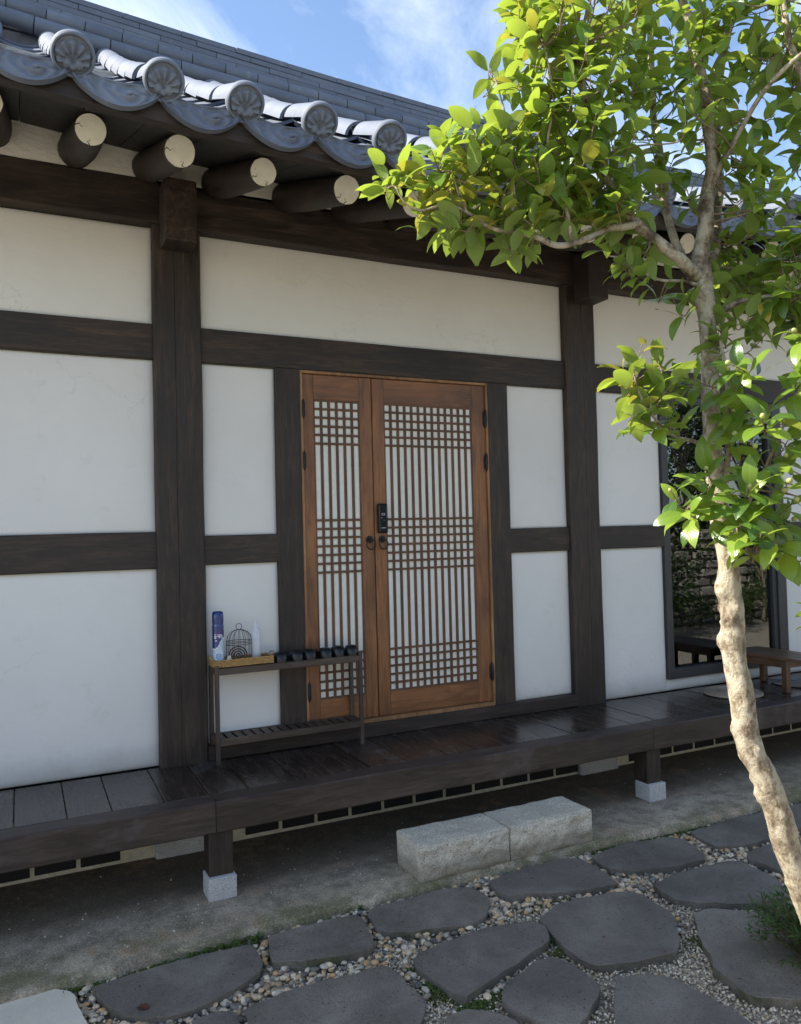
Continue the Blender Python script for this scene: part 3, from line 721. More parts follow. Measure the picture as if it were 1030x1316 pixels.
for c_ in range(4):
    z0=4.645+.036*c_; yy=.665-.006*(c_==3)
    L_=.36; x=-7.3-.13*(c_%3)
    me=MB().box((L_/2-.0015,.11,0),(L_-.0012,.22,.0352),.0025).mesh('flat_ridge_tile',M['ridge'])
    while x<9.0:
        put('flat_ridge_tile',me,house,(x,yy+rng.uniform(-.003,.003),z0+.017+rl(x+.18)),(0,-math.atan2(rl(x+L_)-rl(x),L_),0)); x+=L_
mcap=MB(); 
me=half_tile(.36,.06,.06,10); me=me.mesh('ridge_cap_tile',M['ridge'],smooth=True,auto=35)
x=-7.3
while x<9.0:
    put('ridge_cap_tile',me,house,(x+.36,.775,4.785-.055+.036+rl(x+.18)),(0,-math.atan2(rl(x+.36)-rl(x),.36)*1,R(90))); x+=.362
mb=MB(); n_=40; 
for i in range(n_):
    x=-7.3+16.3*i/n_; mb.box((x+.204,.79,4.55+rl(x+.14)),(.408,.16,.20))
obj('ridge_core',mb,M['ridge'],house)

# ------------------------------------------------ double lattice door
DY=.012
for (a,b_,c_,d_) in ((1.508,1.524,.532,2.672),(2.806,2.822,.532,2.672)):
    bx('door_frame',(a,-.004,c_),(b_,.08,d_),M['frame_pale'],house,.002)
bx('door_frame',(1.524,-.003,2.655),(2.806,.08,2.672),M['frame_pale'],house,.002)
bx('door_frame',(1.524,-.018,.532),(2.806,.08,.556),M['frame_pale'],house,.002)
def leaf_door(x0,x1,lx0,lx1,cols,right):
    z0,z1=.558,2.653; lz0,lz1=.700,2.502; th=.045
    mb=MB()
    cx,cz=(x0+x1)/2,(z0+z1)/2
    leaf=obj('door_leaf',MB().box((0,0,0),(x1-x0-.02,.012,z1-z0-.02)),M['door_z'],house,(cx,DY+.045,cz))
    def sub(name,lo,hi,m_,ch=.003): 
        o=bx(name,lo,hi,m_,None,ch); o.location=Vector(o.location)-leaf.location; o.parent=leaf; return o
    sub('stile',(x0,DY,z0),(lx0,DY+th,z1),M['door_z']); sub('stile',(lx1,DY,z0),(x1,DY+th,z1),M['door_z'])
    sub('rail',(lx0,DY+.001,z0),(lx1,DY+th,lz0),M['door_x']); sub('rail',(lx0,DY+.001,lz1),(lx1,DY+th,z1),M['door_x'])
    sub('paper_panel',(lx0-.003,DY+.015,lz0-.003),(lx1+.003,DY+.019,lz1+.003),M['paper'],0)
    pit=(lx1-lx0)/cols; bwid=.0165
    for i in range(cols+1):
        x=lx0+pit*i; wv=bwid/2 if i in(0,cols) else bwid
        xa=x if i==0 else (x-wv if i==cols else x-wv/2)
        sub('lattice_bar',(xa,DY+.004,lz0),(xa+wv,DY+.015,lz1),M['lattice'],.0015)
    zs=[]
    for s_,n_ in((2.236,5),(1.457,6),(.700,5)):
        for i in range(n_+1): zs.append(s_+.0525*i)
    for z in zs:
        z=min(max(z,lz0+.004),lz1-.004)
        sub('lattice_bar',(lx0,DY+.0025,z-.0065),(lx1,DY+.0145,z+.0065),M['lattice'],.0015)
    hx=x0-.005 if not right else x1+.002
    for hz in((2.44,2.13,.757) if not right else (2.433,2.141,.752)):
        mb=MB().tube([(0,0,-.062),(0,0,-.045),(0,0,0),(0,0,.045),(0,0,.062)],[.004,.011,.0125,.011,.004],10); mb.box((0,.004,0),(.030,.004,.085),.001)
        o=obj('hinge',mb,M['iron'],leaf,Vector((hx+.006 if not right else hx-.004,DY-.010,hz))-leaf.location,smooth=True,auto=40)
    kx=x1-.034 if not right else x0+.045
    mb=MB(); mb.lathe([(.001,-.012),(.02,-.010),(.024,0),(.024,.003)],(0,0,0),14)
    rot=Matrix.Rotation(R(90),3,'X'); mb.v=[tuple(rot@Vector(p)) for p in mb.v]
    mb.box((0,-.018,0),(.012,.02,.016),.003)
    pts=[(.029*math.sin(a),-.022-.004*math.sin(a/2),-.030+.031*math.cos(a)) for a in [2*math.pi*i/20 for i in range(21)]]
    mb.tube(pts,.0042,7,caps=False)
    obj('ring_handle',mb,M['iron'],leaf,Vector((kx,DY,1.648))-leaf.location,smooth=True,auto=40)
    return leaf
leaf_door(1.5245,1.977,1.597,1.897,6,False)
lf=leaf_door(1.983,2.8055,2.062,2.704,13,True)
# digital lock
lk=obj('digital_lock',MB().box((0,0,0),(.064,.026,.182),.011),M['lock'],lf,Vector((2.029,DY-.014,1.778))-lf.location)
# raised outline and display marks on the lock face become part of the lock mesh
def add_to(o,mb,mats):
    me=o.data; b=MB(); b.v=[tuple(v.co) for v in me.vertices]; b.f=[tuple(p.vertices) for p in me.polygons]; b.mi=[0]*len(b.f)
    b.add(mb.v,mb.f); b.mi[-len(mb.mi):]=[m_+1 for m_ in mb.mi]; o.data=b.mesh(o.name.split('.')[0],[me.materials[0]]+mats)
mb=MB(); pts=[]
for i in range(41):
    a=2*math.pi*i/40; ex,ez_=.024,.083; cx_=math.copysign(abs(math.cos(a))**.25,math.cos(a))*ex; cz_=math.copysign(abs(math.sin(a))**.18,math.sin(a))*ez_; pts.append((cx_,-.0135,cz_))
mb.tube(pts,.0014,5,mi=0,caps=False)
for (x,z,w_,h_) in((0,.030,.020,.0025),(0,.020,.020,.0025),(-.009,.025,.0025,.010),(.009,.025,.0025,.010),(0,-.060,.028,.0035),(-.012,.002,.004,.004),(.004,-.012,.003,.003)):
    mb.box((x,-.0138,z),(w_,.0016,h_),0,mi=1)
add_to(lk,mb,[M['lock_rim'],M['lock_mark']])

# ------------------------------------------------ floor length window
wx0,wx1,wz0,wz1=4.356,5.678,.535,2.672
win=bx('window',(wx0+.06,.045,wz0+.07),(wx1-.10,.053,wz1-.05),M['glass'],house,0)
def wsub(name,lo,hi,m_): 
    o=bx(name,lo,hi,m_,None,.003); o.location=Vector(o.location)-win.location; o.parent=win
wsub('window_frame',(wx0,.0,wz0),(wx0+.062,.10,wz1),M['alu']); wsub('window_frame',(wx1-.10,.0,wz0),(wx1,.10,wz1),M['alu'])
wsub('window_frame',(wx0+.062,.0,wz0),(wx1-.10,.10,wz0+.075),M['alu']); wsub('window_frame',(wx0+.062,.0,wz1-.055),(wx1-.10,.10,wz1),M['alu'])
wsub('window_frame',(wx1-.145,.015,wz0+.075),(wx1-.101,.09,wz1-.055),M['alu'])
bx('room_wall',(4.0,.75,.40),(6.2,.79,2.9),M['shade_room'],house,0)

# ================================================================ veranda
ver=empty('wooden_veranda',(0,0,0)); setp(ver,'dark stained wooden veranda floor on short posts along the house front','veranda')
seams=[-7.5,-3.2,.808,3.50,6.2,9.2]
for k in range(5):
    timber('edge_beam',(seams[k]+.0015,-.722,.305),(seams[k+1]-.0015,-.60,.4505),'x',M['fascia'],ver,.006,.003,seed=70+k)
x=-7.4; k=0
while x<9.1:
    w_=rng.choice([.19,.215,.235,.25,.205]); top=.450+rng.uniform(-.0022,.0012)
    o=bx('floor_board',(x+.0018,-.598,top-.028),(x+w_-.0018,-.006 if not(.9<x<3.3) else -.037,top),M['deck_y'],ver,.0025); o.rotation_euler=(rng.uniform(-.001,.001),rng.uniform(-.004,.004),0)
    x+=w_
bx('support_beam',(-7.4,-.16,.34),(9.1,-.075,.415),M['dark_x'],ver,.004)
for xx in(-4.6,-1.85,.832,3.512,6.17):
    timber('veranda_post',(xx-.057,-.705,.098),(xx+.057,-.59,.31),'z',M['dark_z'],ver,.004,.001,seed=int(xx*9)+40)
    mb=MB().box((0,0,0),(.132,.132,.104),.004); obj('footing_stone',mb,M['granite_pad'],ver,(xx,-.668,.049))
# a pale scratch left on one board by dragging

# ================================================================ granite step blocks
def rough_block(sx,sy,sz,seed,rough_faces):
    mb=MB(); 
    def disp(p,nrm,amt):
        q=p*11+Vector((seed*7,0,0)); return amt*(noise.fractal(q,.9,2.1,6)*.9+noise.noise(p*42+Vector((seed,2,3)))*.35)
    nX,nY,nZ=44,24,16
    X,Y,Z=sx/2,sy/2,sz/2
    def mk(fn,nu,nv,nrm,amt,flip=False):
        def f(u,v):
            p=Vector(fn(u,v)); 
            # soften corners
            q=Vector((max(-X+.006,min(X-.006,p.x)),max(-Y+.006,min(Y-.006,p.y)),max(-Z+.006,min(Z-.006,p.z)))); d=p-q
            if d.length>1e-6: p=q+d.normalized()*min(d.length,.006)
            ins=min((X-abs(p.x))/.02 if nrm.x==0 else 1,(Y-abs(p.y))/.02 if nrm.y==0 else 1,(Z-abs(p.z))/.02 if nrm.z==0 else 1)
            ins=max(0,min(1,ins)); e=.0035*Vector((noise.noise(p*18+Vector((seed,0,0))),noise.noise(p*18+Vector((0,seed,5))),noise.noise(p*18+Vector((7,0,seed)))))
            return p+nrm*(disp(p,nrm,amt)*ins+.004*ins)+e
        mb.grid(f,nu,nv,flip=flip)
    mk(lambda u,v:(-X+2*X*u,-Y,-Z+2*Z*v),nX,nZ,Vector((0,-1,0)),.016)
    mk(lambda u,v:(-X+2*X*u,Y,-Z+2*Z*v),nX,nZ,Vector((0,1,0)),.006,True)
    mk(lambda u,v:(-X,-Y+2*Y*u,-Z+2*Z*v),nY,nZ,Vector((-1,0,0)),rough_faces,True)
    mk(lambda u,v:(X,-Y+2*Y*u,-Z+2*Z*v),nY,nZ,Vector((1,0,0)),rough_faces)
    mk(lambda u,v:(-X+2*X*u,-Y+2*Y*v,Z),nX,nY,Vector((0,0,1)),.0035)
    mk(lambda u,v:(-X+2*X*u,-Y+2*Y*v,-Z),nX,nY,Vector((0,0,-1)),.001,True)
    return mb
o=obj('stone_block',rough_block(.512,.262,.168,1,.004),M['granite'],None,(1.965,-.905,.084),smooth=True); setp(o,'left rough granite step block with its end face showing on the concrete ledge','stone block','granite step blocks in front of the door')
o=obj('stone_block',rough_block(.528,.262,.166,5,.004),M['granite'],None,(2.492,-.900,.083),smooth=True,rot=(0,0,R(.6))); setp(o,'right rough granite step block butted against its neighbour, nearer the tree','stone block','granite step blocks in front of the door')

# ================================================================ stepping stones
STONES={
 'a':[(0.237, -1.169), (0.347, -1.145), (0.651, -1.13), (0.846, -1.154), (0.849, -1.33), (0.823, -1.379), (0.671, -1.455), (0.52, -1.498), (0.389, -1.474), (0.271, -1.343), (0.241, -1.262)],
 'b':[(0.933, -1.13), (1.127, -1.115), (1.327, -1.122), (1.352, -1.16), (1.306, -1.391), (1.25, -1.43), (1.026, -1.401), (0.894, -1.329), (0.898, -1.238)],
 'c':[(1.376, -1.157), (1.43, -1.104), (1.755, -1.098), (1.922, -1.135), (1.936, -1.28), (1.864, -1.394), (1.771, -1.439), (1.591, -1.401), (1.412, -1.348), (1.368, -1.294)],
 'd':[(2.026, -1.145), (2.169, -1.106), (2.488, -1.094), (2.575, -1.142), (2.587, -1.36), (2.537, -1.45), (2.399, -1.447), (2.158, -1.35), (2.034, -1.308), (2.008, -1.248)],
 'e':[(2.665, -1.137), (2.901, -1.095), (3.194, -1.15), (3.226, -1.231), (3.182, -1.395), (3.119, -1.449), (2.941, -1.446), (2.742, -1.386), (2.638, -1.307), (2.631, -1.239)],
 'f':[(3.355, -1.151), (3.69, -1.124), (3.966, -1.137), (4.245, -1.159), (4.399, -1.201), (4.074, -1.387), (3.701, -1.426), (3.462, -1.425), (3.313, -1.353), (3.309, -1.278)],
 'g':[(3.386, -1.499), (3.629, -1.484), (3.823, -1.57), (3.658, -1.818), (3.386, -1.847), (3.34, -1.782), (3.33, -1.654), (3.321, -1.563)],
 'h':[(2.697, -1.539), (2.881, -1.505), (3.223, -1.519), (3.262, -1.595), (3.251, -1.791), (3.138, -1.913), (2.969, -1.906), (2.744, -1.781), (2.681, -1.703), (2.676, -1.611)],
 'i':[(2.038, -1.539), (2.196, -1.477), (2.483, -1.512), (2.57, -1.597), (2.569, -1.768), (2.541, -1.832), (2.437, -1.962), (2.344, -2.028), (2.166, -2.009), (2.011, -1.963), (1.987, -1.899), (1.986, -1.75), (2.007, -1.615)],
 'j':[(2.64, -1.847), (2.708, -1.836), (2.865, -1.931), (2.981, -2.036), (3.035, -2.181), (2.696, -2.455), (2.494, -2.479), (2.365, -2.404), (2.348, -2.334), (2.386, -2.185), (2.438, -2.119), (2.527, -1.975)],
 'k':[(1.399, -1.565), (1.521, -1.53), (1.803, -1.503), (1.968, -1.555), (2.007, -1.615), (1.955, -1.719), (1.812, -1.777), (1.631, -1.83), (1.453, -1.895), (1.418, -1.842), (1.377, -1.63)],
 'l':[(1.587, -1.923), (1.641, -1.894), (1.812, -1.829), (1.892, -1.834), (1.924, -1.953), (1.929, -2.074), (1.876, -2.123), (1.71, -2.219), (1.65, -2.253), (1.605, -2.162), (1.558, -2.042), (1.555, -1.972)],
 'm':[(2.004, -2.068), (2.092, -2.068), (2.174, -2.125), (2.213, -2.204), (2.231, -2.368), (2.229, -2.517), (2.038, -2.674), (1.828, -2.64), (1.708, -2.538), (1.749, -2.351)],
 'n':[(0.713, -1.586), (0.791, -1.553), (1.039, -1.544), (1.272, -1.566), (1.302, -1.651), (1.304, -1.836), (1.274, -1.905), (1.159, -2.036), (0.955, -2.176), (0.763, -2.148), (0.655, -1.938)],
 'o':[(0.527, -1.563), (0.632, -1.559), (0.673, -1.586), (0.671, -1.64), (0.674, -1.776), (0.599, -1.867), (0.472, -1.757)],
 'p':[(1.332, -1.966), (1.41, -1.967), (1.476, -2.018), (1.533, -2.104), (1.523, -2.231), (1.371, -2.319), (1.224, -2.281), (1.25, -2.085)],
 'q':[(-0.185, -1.17), (-0.035, -1.09), (0.085, -1.087), (0.156, -1.159), (0.179, -1.272), (0.188, -1.401), (0.152, -1.586), (0.012, -1.596), (-0.147, -1.469)],
}

SL={'a':'long dark stepping stone at lower left holding a small brown dead leaf','b':'small wedge stepping stone below the footing of the left veranda post',
'c':'dark stepping stone just below the left end of the granite blocks','d':'flat dark stepping stone just below the right granite block',
'e':'oval dark stepping stone to the right of the granite blocks beside the ledge','f':'long dark stepping stone by the ledge directly left of the tree trunk foot',
'g':'dark stepping stone half hidden behind the leaning trunk above the green shrub','h':'broad dark stepping stone left of the green shrub, with a pointed right end',
'i':'largest round cornered stepping stone in the middle right of the path','j':'dark stepping stone with the green shrub overhanging its right side',
'k':'wedge shaped stepping stone with thick moss on its lower edge','l':'diamond shaped stepping stone at the bottom between the mossy stone and the big corner slab',
'm':'large slab cut off by the bottom edge of the photo with straight left side','n':'large pitted dark slab cut off at the bottom left of centre',
'o':'small sliver of dark slab at the bottom edge left of the pitted slab','p':'low dark slab tip at the bottom edge below the mossy stone','q':'flagstone at the bottom left corner with sunlight painted into its pale colour'}
def inside(poly,x,y):
    c=False; n_=len(poly); j=n_-1
    for i in range(n_):
        xi,yi=poly[i]; xj,yj=poly[j]
        if (yi>y)!=(yj>y) and x<(xj-xi)*(y-yi)/(yj-yi)+xi: c=not c
        j=i
    return c
def refine(poly,seed,step=.03):
    n_=len(poly); P=[Vector((*p,0)) for p in poly]; o_=[]
    for i in range(n_):
        p0,p1,p2,p3=P[i-1],P[i],P[(i+1)%n_],P[(i+2)%n_]; m_=max(1,int((p2-p1).length/step))
        for k in range(m_):
            t_=k/m_; lin=p1.lerp(p2,t_); cr_=.5*((2*p1)+(-p0+p2)*t_+(2*p0-5*p1+4*p2-p3)*t_*t_+(-p0+3*p1-3*p2+p3)*t_**3)
            q=lin.lerp(cr_,.22); q+=Vector((noise.noise(q*9+Vector((seed,0,0))),noise.noise(q*11+Vector((0,seed,0))),0))*.011+Vector((noise.noise(q*45+Vector((seed,0,0))),noise.noise(q*45+Vector((0,seed,0))),0))*.004+Vector((noise.noise(q*22+Vector((seed,4,0))),noise.noise(q*22+Vector((4,seed,0))),0))*.005; o_.append(q)
    return o_
def stepping(poly,seed,ztop,th,m_):
    O=refine(poly,seed); cen=sum(O,Vector())/len(O); n_=len(O); V_=[];F_=[]
    levels=[(0,-th,.985,0),(0,-.014,.998,0),(0,-.002,1.003,0),(0,0,.998,0)]
    for (_,dz,sc,_2) in levels:
        for q in O:
            p=cen+(q-cen)*sc; jit=.0025*noise.noise(p*30+Vector((0,0,dz*90))) ; V_.append((p.x-cen.x+jit,p.y-cen.y+jit,dz+(.002*noise.noise(p*6) if dz>-.02 else 0)))
    for l_ in range(3):
        for k in range(n_): F_.append((l_*n_+k,l_*n_+(k+1)%n_,(l_+1)*n_+(k+1)%n_,(l_+1)*n_+k))
    base=3*n_
    for g_,sc in enumerate((.8,.55,.3)):
        for q in O:
            p=cen+(q-cen)*sc; V_.append((p.x-cen.x,p.y-cen.y,.002*noise.noise(p*6)+.0018*noise.noise(p*22)+(.0015 if noise.noise(p*3+Vector((seed,1,0)))>.15 else 0)))
        o0=base+g_*n_ if g_==0 else 4*n_+(g_-1)*n_; o1=4*n_+g_*n_
        for k in range(n_): F_.append((o0+k,o0+(k+1)%n_,o1+(k+1)%n_,o1+k))
    V_.append((0,0,0)); o1=4*n_+2*n_
    for k in range(n_): F_.append((o1+k,o1+(k+1)%n_,len(V_)-1))
    if sum((O[k].x*O[(k+1)%n_].y-O[(k+1)%n_].x*O[k].y) for k in range(n_))<0: F_=[f[::-1] for f in F_]
    mb=MB().add(V_,F_)
    return obj('stepping_stone',mb,m_,None,(cen.x,cen.y,ztop),smooth=True,auto=12)
for k,(key,poly) in enumerate(STONES.items()):
    o=stepping(poly,k*3.1,-.020+rng.uniform(-.003,.003),.055,M['sun_toned_stone'] if key=='q' else M['slate'])
    o.rotation_euler=(rng.uniform(-.006,.006),rng.uniform(-.006,.006),0)
    setp(o,SL[key],'stepping stone','stepping stones laid in the gravel')
# ================================================================ gravel
def ico(sub):
    t_=(1+5**.5)/2; V_=[(-1,t_,0),(1,t_,0),(-1,-t_,0),(1,-t_,0),(0,-1,t_),(0,1,t_),(0,-1,-t_),(0,1,-t_),(t_,0,-1),(t_,0,1),(-t_,0,-1),(-t_,0,1)]
    F_=[(0,11,5),(0,5,1),(0,1,7),(0,7,10),(0,10,11),(1,5,9),(5,11,4),(11,10,2),(10,7,6),(7,1,8),(3,9,4),(3,4,2),(3,2,6),(3,6,8),(3,8,9),(4,9,5),(2,4,11),(6,2,10),(8,6,7),(9,8,1)]
    V_=[Vector(v).normalized() for v in V_]
    for _ in range(sub):
        cache={};F2=[]
        def mid(a,b_):
            k_=(min(a,b_),max(a,b_))
            if k_ not in cache: V_.append(((V_[a]+V_[b_])/2).normalized()); cache[k_]=len(V_)-1
            return cache[k_]
        for a,b_,c_ in F_:
            ab,bc,ca=mid(a,b_),mid(b_,c_),mid(c_,a); F2+=[(a,ab,ca),(b_,bc,ab),(c_,ca,bc),(ab,bc,ca)]
        F_=F2
    return np.array([tuple(v) for v in V_],np.float32),np.array(F_,np.int32)
I1=ico(1); I0=ico(0)
polys=list(STONES.values())
def in_any(x,y,grow=0): 
    return any(inside(p,x,y) for p in polys)
def scatter(name,base,pts,sizes,flat,m_,zf,smooth=True,jag=.0):
    bv,bf=base; n_=len(pts); nv=len(bv)
    ang=nr.uniform(0,2*np.pi,(n_,3)); V_=np.empty((n_,nv,3),np.float32)
    for i in range(n_):
        a,b_,c_=ang[i]; s=sizes[i]; sc=np.array([s*nr.uniform(.8,1.35),s*nr.uniform(.65,1.0),s*nr.uniform(*flat)])
        p=bv*sc
        if jag: p=p*(1+jag*nr.uniform(-1,1,(nv,1)))
        tx,ty=nr.normal(0,.25,2); 
        Rz=np.array([[np.cos(a),-np.sin(a),0],[np.sin(a),np.cos(a),0],[0,0,1]]); Rx=np.array([[1,0,0],[0,np.cos(tx),-np.sin(tx)],[0,np.sin(tx),np.cos(tx)]]); Ry=np.array([[np.cos(ty),0,np.sin(ty)],[0,1,0],[-np.sin(ty),0,np.cos(ty)]])
        V_[i]=p@(Rz@Rx@Ry).T+pts[i]
    F_=(bf[None]+(np.arange(n_)*nv)[:,None,None]).reshape(-1,3)
    o=put(name,np_mesh(name,V_.reshape(-1,3),F_,m_,smooth=smooth)); setp(o,kind='stuff'); return o
pts=[];sz=[]
def riverness(x,y):
    # round pebbles lie along the ledge and at the left, crushed grit further out to the right
    f=1.3*max(0,1-(-(y)-1.1)/.95); f+=max(0,(1.35-x)/.9); f+=.5*noise.noise(Vector((x*2.2,y*2.2,7)))
    return f
tries=0
while len(pts)<8600 and tries<110000:
    tries+=1; x=rng.uniform(-.8,4.8); y=rng.uniform(-2.7,-1.03)
    if y>slab_edge(x)-.004 or in_any(x,y): continue
    if riverness(x,y)<.55+rng.uniform(-.25,.25): continue
    s=rng.uniform(.007,.0165)*(1.15 if rng.random()<.15 else 1); pts.append((x,y,-.058+s*.3+rng.uniform(0,.014))); sz.append(s)
scatter('river_pebbles',I1,pts,sz,(.45,.7),M['pebble'],0)
for nm,nmax,(xa,xb,ya,yb),(s0,s1) in (('crushed_grit',46000,(-.8,4.8,-2.75,-1.03),(.0028,.0068)),):
    pts=[];sz=[];tries=0
    while len(pts)<nmax and tries<300000:
        tries+=1; x=rng.uniform(xa,xb); y=rng.uniform(ya,yb)
        if y>slab_edge(x)-.002 or in_any(x,y): continue
        if riverness(x,y)>.95 and rng.random()<.7: continue
        s=rng.uniform(s0,s1); pts.append((x,y,-.060+rng.uniform(0,.012))); sz.append(s)
    scatter(nm,I0,pts,sz,(.6,.9),M['grit'],0,smooth=False,jag=.22)
# moss cushions along the ledge and beside some stones
pts=[];sz=[]
def mossy(x,y,r_,n_,z=-.06,hgt=.02):
    for _ in range(n_):
        a=rng.uniform(0,6.28); q=math.sqrt(rng.random()); px,py=x+q*r_[0]*math.cos(a),y+q*r_[1]*math.sin(a)
        if py>slab_edge(px)-.006: continue
        if in_any(px,py): continue
        pts.append((px,py,z+hgt*(1-q*q)+rng.uniform(-.003,.003))); sz.append(rng.uniform(.003,.008))
for i in range(46):
    x=-.3+.024*i*1.0; mossy(x,slab_edge(x)-.02,(.03,.022),34,-.058,.022+.012*noise.noise(Vector((x*5,0,0))))
for x in (.62,.68,.74,.80,.86): mossy(x,slab_edge(x)-.03,(.045,.035),90,-.055,.036)
for i in range(70):
    x=2.75+.03*i; 
    if noise.noise(Vector((x*2.3,3,0)))>-.15: mossy(x,slab_edge(x)-.012,(.03,.015),22,-.058,.02)
for (x,y,a_,b_,n_) in((1.40,-1.78,.06,.10,330),(1.47,-1.93,.09,.05,260),(1.60,-1.90,.08,.04,160),(2.3,-1.50,.2,.03,220),(2.26,-1.42,.2,.03,100),(1.95,-1.78,.05,.05,60),(2.52,-1.98,.07,.06,60),(1.36,-1.6,.03,.04,50),(1.66,-2.28,.06,.06,80)):
    mossy(x,y,(a_,b_),n_,-.06,.018)
scatter('moss_patches',I0,pts,sz,(.6,1.0),M['moss'],0,smooth=False,jag=.3)

pts=[];sz=[]
for _ in range(420):
    x=rng.uniform(-.6,5); y=-1.0+abs(rng.gauss(0,.35)); 
    if y>-.1 or y<slab_edge(x)+.01: continue
    pts.append((x,y,.002)); sz.append(rng.uniform(.0015,.0055))
scatter('grit_on_ledge',I0,pts,sz,(.3,.6),M['grit'],0,smooth=False,jag=.3)
mb=MB()
for _ in range(150):
    x=rng.uniform(-.5,4.4); y=rng.uniform(-2.4,-.25); onst=in_any(x,y); z=.002 if y>slab_edge(x) else (-.016 if onst else -.045)
    s_=rng.uniform(.003,.011); a=rng.uniform(0,6.28); ca,sa=math.cos(a)*s_,math.sin(a)*s_
    mb.add([(x-ca,y-sa,z),(x+sa*.4,y-ca*.4,z+.002),(x+ca,y+sa,z+.001),(x-sa*.4,y+ca*.4,z+.003)],[(0,1,2,3)])
setp(obj('leaf_litter',mb,M['dead_leaf']),kind='stuff')
# small leafy weeds
def weed_mesh(n_,hgt,seed):
    rr=random.Random(seed); mb=MB()
    for i in range(n_):
        a=rr.uniform(0,6.28); ln=hgt*rr.uniform(.5,1.1); el=rr.uniform(.35,1.2); d=Vector((math.cos(a)*math.cos(el),math.sin(a)*math.cos(el),math.sin(el))); s=d.cross(Vector((0,0,1))).normalized()*ln*.16
        b0=d*ln*.45; mb.add([b0,b0+d*ln*.3+s,b0+d*ln*.62-Vector((0,0,ln*.1)),b0+d*ln*.3-s],[(0,1,2,3)]); mb.tube([(0,0,0),b0*.5+Vector((0,0,.002)),b0],.0009,3,caps=False)
    return mb
for k,(x,y,n_,h_,lb) in enumerate(((.905,-1.09,30,.05,'leafy weed in the gap between the two left stepping stones by the ledge'),(.90,-1.24,18,.04,'low weed tuft sprouting beside the wedge stepping stone'),(1.36,-1.055,34,.055,'bright leafy weed under the ledge left of the granite blocks'),
    (2.41,-1.085,24,.04,'small weed at the foot of the right granite block'),(2.18,-1.08,18,.035,'small weed at the joint of the two granite blocks'),(1.98,-1.70,16,.035,'tiny weed between the mossy stone and the largest stone'),(3.3,-1.13,22,.04,'small weed against the ledge right of the oval stone'))):
    o=obj('weed',weed_mesh(n_,h_,k),M['weed'],None,(x,y,-.06)); setp(o,lb,'weed','small weeds in the gravel')
# dead leaf on the long stone
mb=MB().grid(lambda u,v:(.028*(u-.5)*(1.3-.9*abs(v-.5)),.042*(v-.5),.004+.006*abs(u-.5)+.003*math.sin(v*5)),6,6); o=obj('dead_leaf',mb,M['dead_leaf'],None,(.382,-1.405,-.018),smooth=True,rot=(0,0,R(40))); setp(o,'brown fallen leaf lying on the long stepping stone','leaf')

# shrub with narrow feathery leaves
def shrub(loc,rad,hgt,nst,seed,name,label,m_,leafL=.045,leafW=.006,cat='shrub',perst=15,group=None):
    rr=random.Random(seed); root=empty(name,loc); st=MB(); LV=[];LF=[];UV=[]
    for i in range(nst):
        a=rr.uniform(0,6.28); q=math.sqrt(rr.random()); tip=Vector((math.cos(a)*rad*q,math.sin(a)*rad*q,hgt*(1-.55*q*q)*rr.uniform(.65,1.1)))
        b0=Vector((math.cos(a)*rad*.15*q,math.sin(a)*rad*.15*q,0)); midp=b0.lerp(tip,.5)+Vector((0,0,hgt*.12)); pts_=smoothpath([b0,midp,tip],4); st.tube(pts_,[.0022*(1-.7*j/8)*(hgt/.35)**.7 for j in range(len(pts_))],4,caps=False)
        for j in range(perst):
            t_=rr.uniform(.25,1.0); f=t_*(len(pts_)-1); i0=min(int(f),len(pts_)-2); p=pts_[i0].lerp(pts_[i0+1],f-i0); ax=(pts_[i0+1]-pts_[i0]).normalized()
            d=(ax*.8+Vector((rr.uniform(-1,1),rr.uniform(-1,1),rr.uniform(-.5,.8)))).normalized(); s=d.cross(Vector((rr.uniform(-.4,.4),rr.uniform(-.4,.4),1))).normalized(); ln=leafL*rr.uniform(.6,1.3); wd=leafW*rr.uniform(.7,1.2)
            o=len(LV); dn=Vector((0,0,-ln*.12)); LV+= [p,p+d*ln*.45+s*wd,p+d*ln+dn,p+d*ln*.45-s*wd]; UV+=[(.5,0),(1,.5),(.5,1),(0,.5)]; LF.append((o,o+1,o+2,o+3))
    obj('stems',st,M['twig'],root); me=np_mesh('foliage',[tuple(v) for v in LV],LF,m_,uv=UV); o=put('foliage',me,root); setp(o,kind='stuff'); setp(root,label,cat,group); return root
shrub((2.80,-2.36,-.07),.30,.36,300,3,'shrub','low feathery green shrub overhanging the stepping stone below the tree',M['shrub'],.040,.0042)

# ================================================================ shoe rack
RX0,RX1,RY0,RY1=.940,1.806,-.158,.012
rack=empty('shoe_rack',(RX0,RY0,.45)); setp(rack,'narrow dark wooden two shelf rack beside the door on the veranda','rack')
def rp(name,lo,hi,m_,ch=.002): 
    o=bx(name,lo,hi,m_,None,ch); o.location=Vector(o.location)-rack.location; o.parent=rack
for (x,y) in((RX0,RY0),(RX1-.022,RY0),(RX0,RY1-.024),(RX1-.022,RY1-.024)): rp('leg',(x,y,.451),(x+.022,y+.022,.985),M['rack_z'])
for z0,z1 in((.935,.972),(.553,.590)):
    rp('shelf_rail',(RX0+.022,RY0-.001,z0),(RX1-.022,RY0+.017,z1),M['rack_x']); rp('shelf_rail',(RX0+.022,RY1-.018,z0),(RX1-.022,RY1-.001,z1),M['rack_x'])
    for x in(RX0+.002,RX1-.020): rp('end_rail',(x,RY0+.022,z0),(x+.018,RY1-.024,z1),M['rack_y'])
    n_=16; pit=(RX1-RX0-.03)/n_
    for i in range(n_):
        x=RX0+.022+pit*i; rp('slat',(x,RY0+.018,z1-.012),(x+pit*.70,RY1-.019,z1-.002),M['rack_y'],.001)
TZ=.973
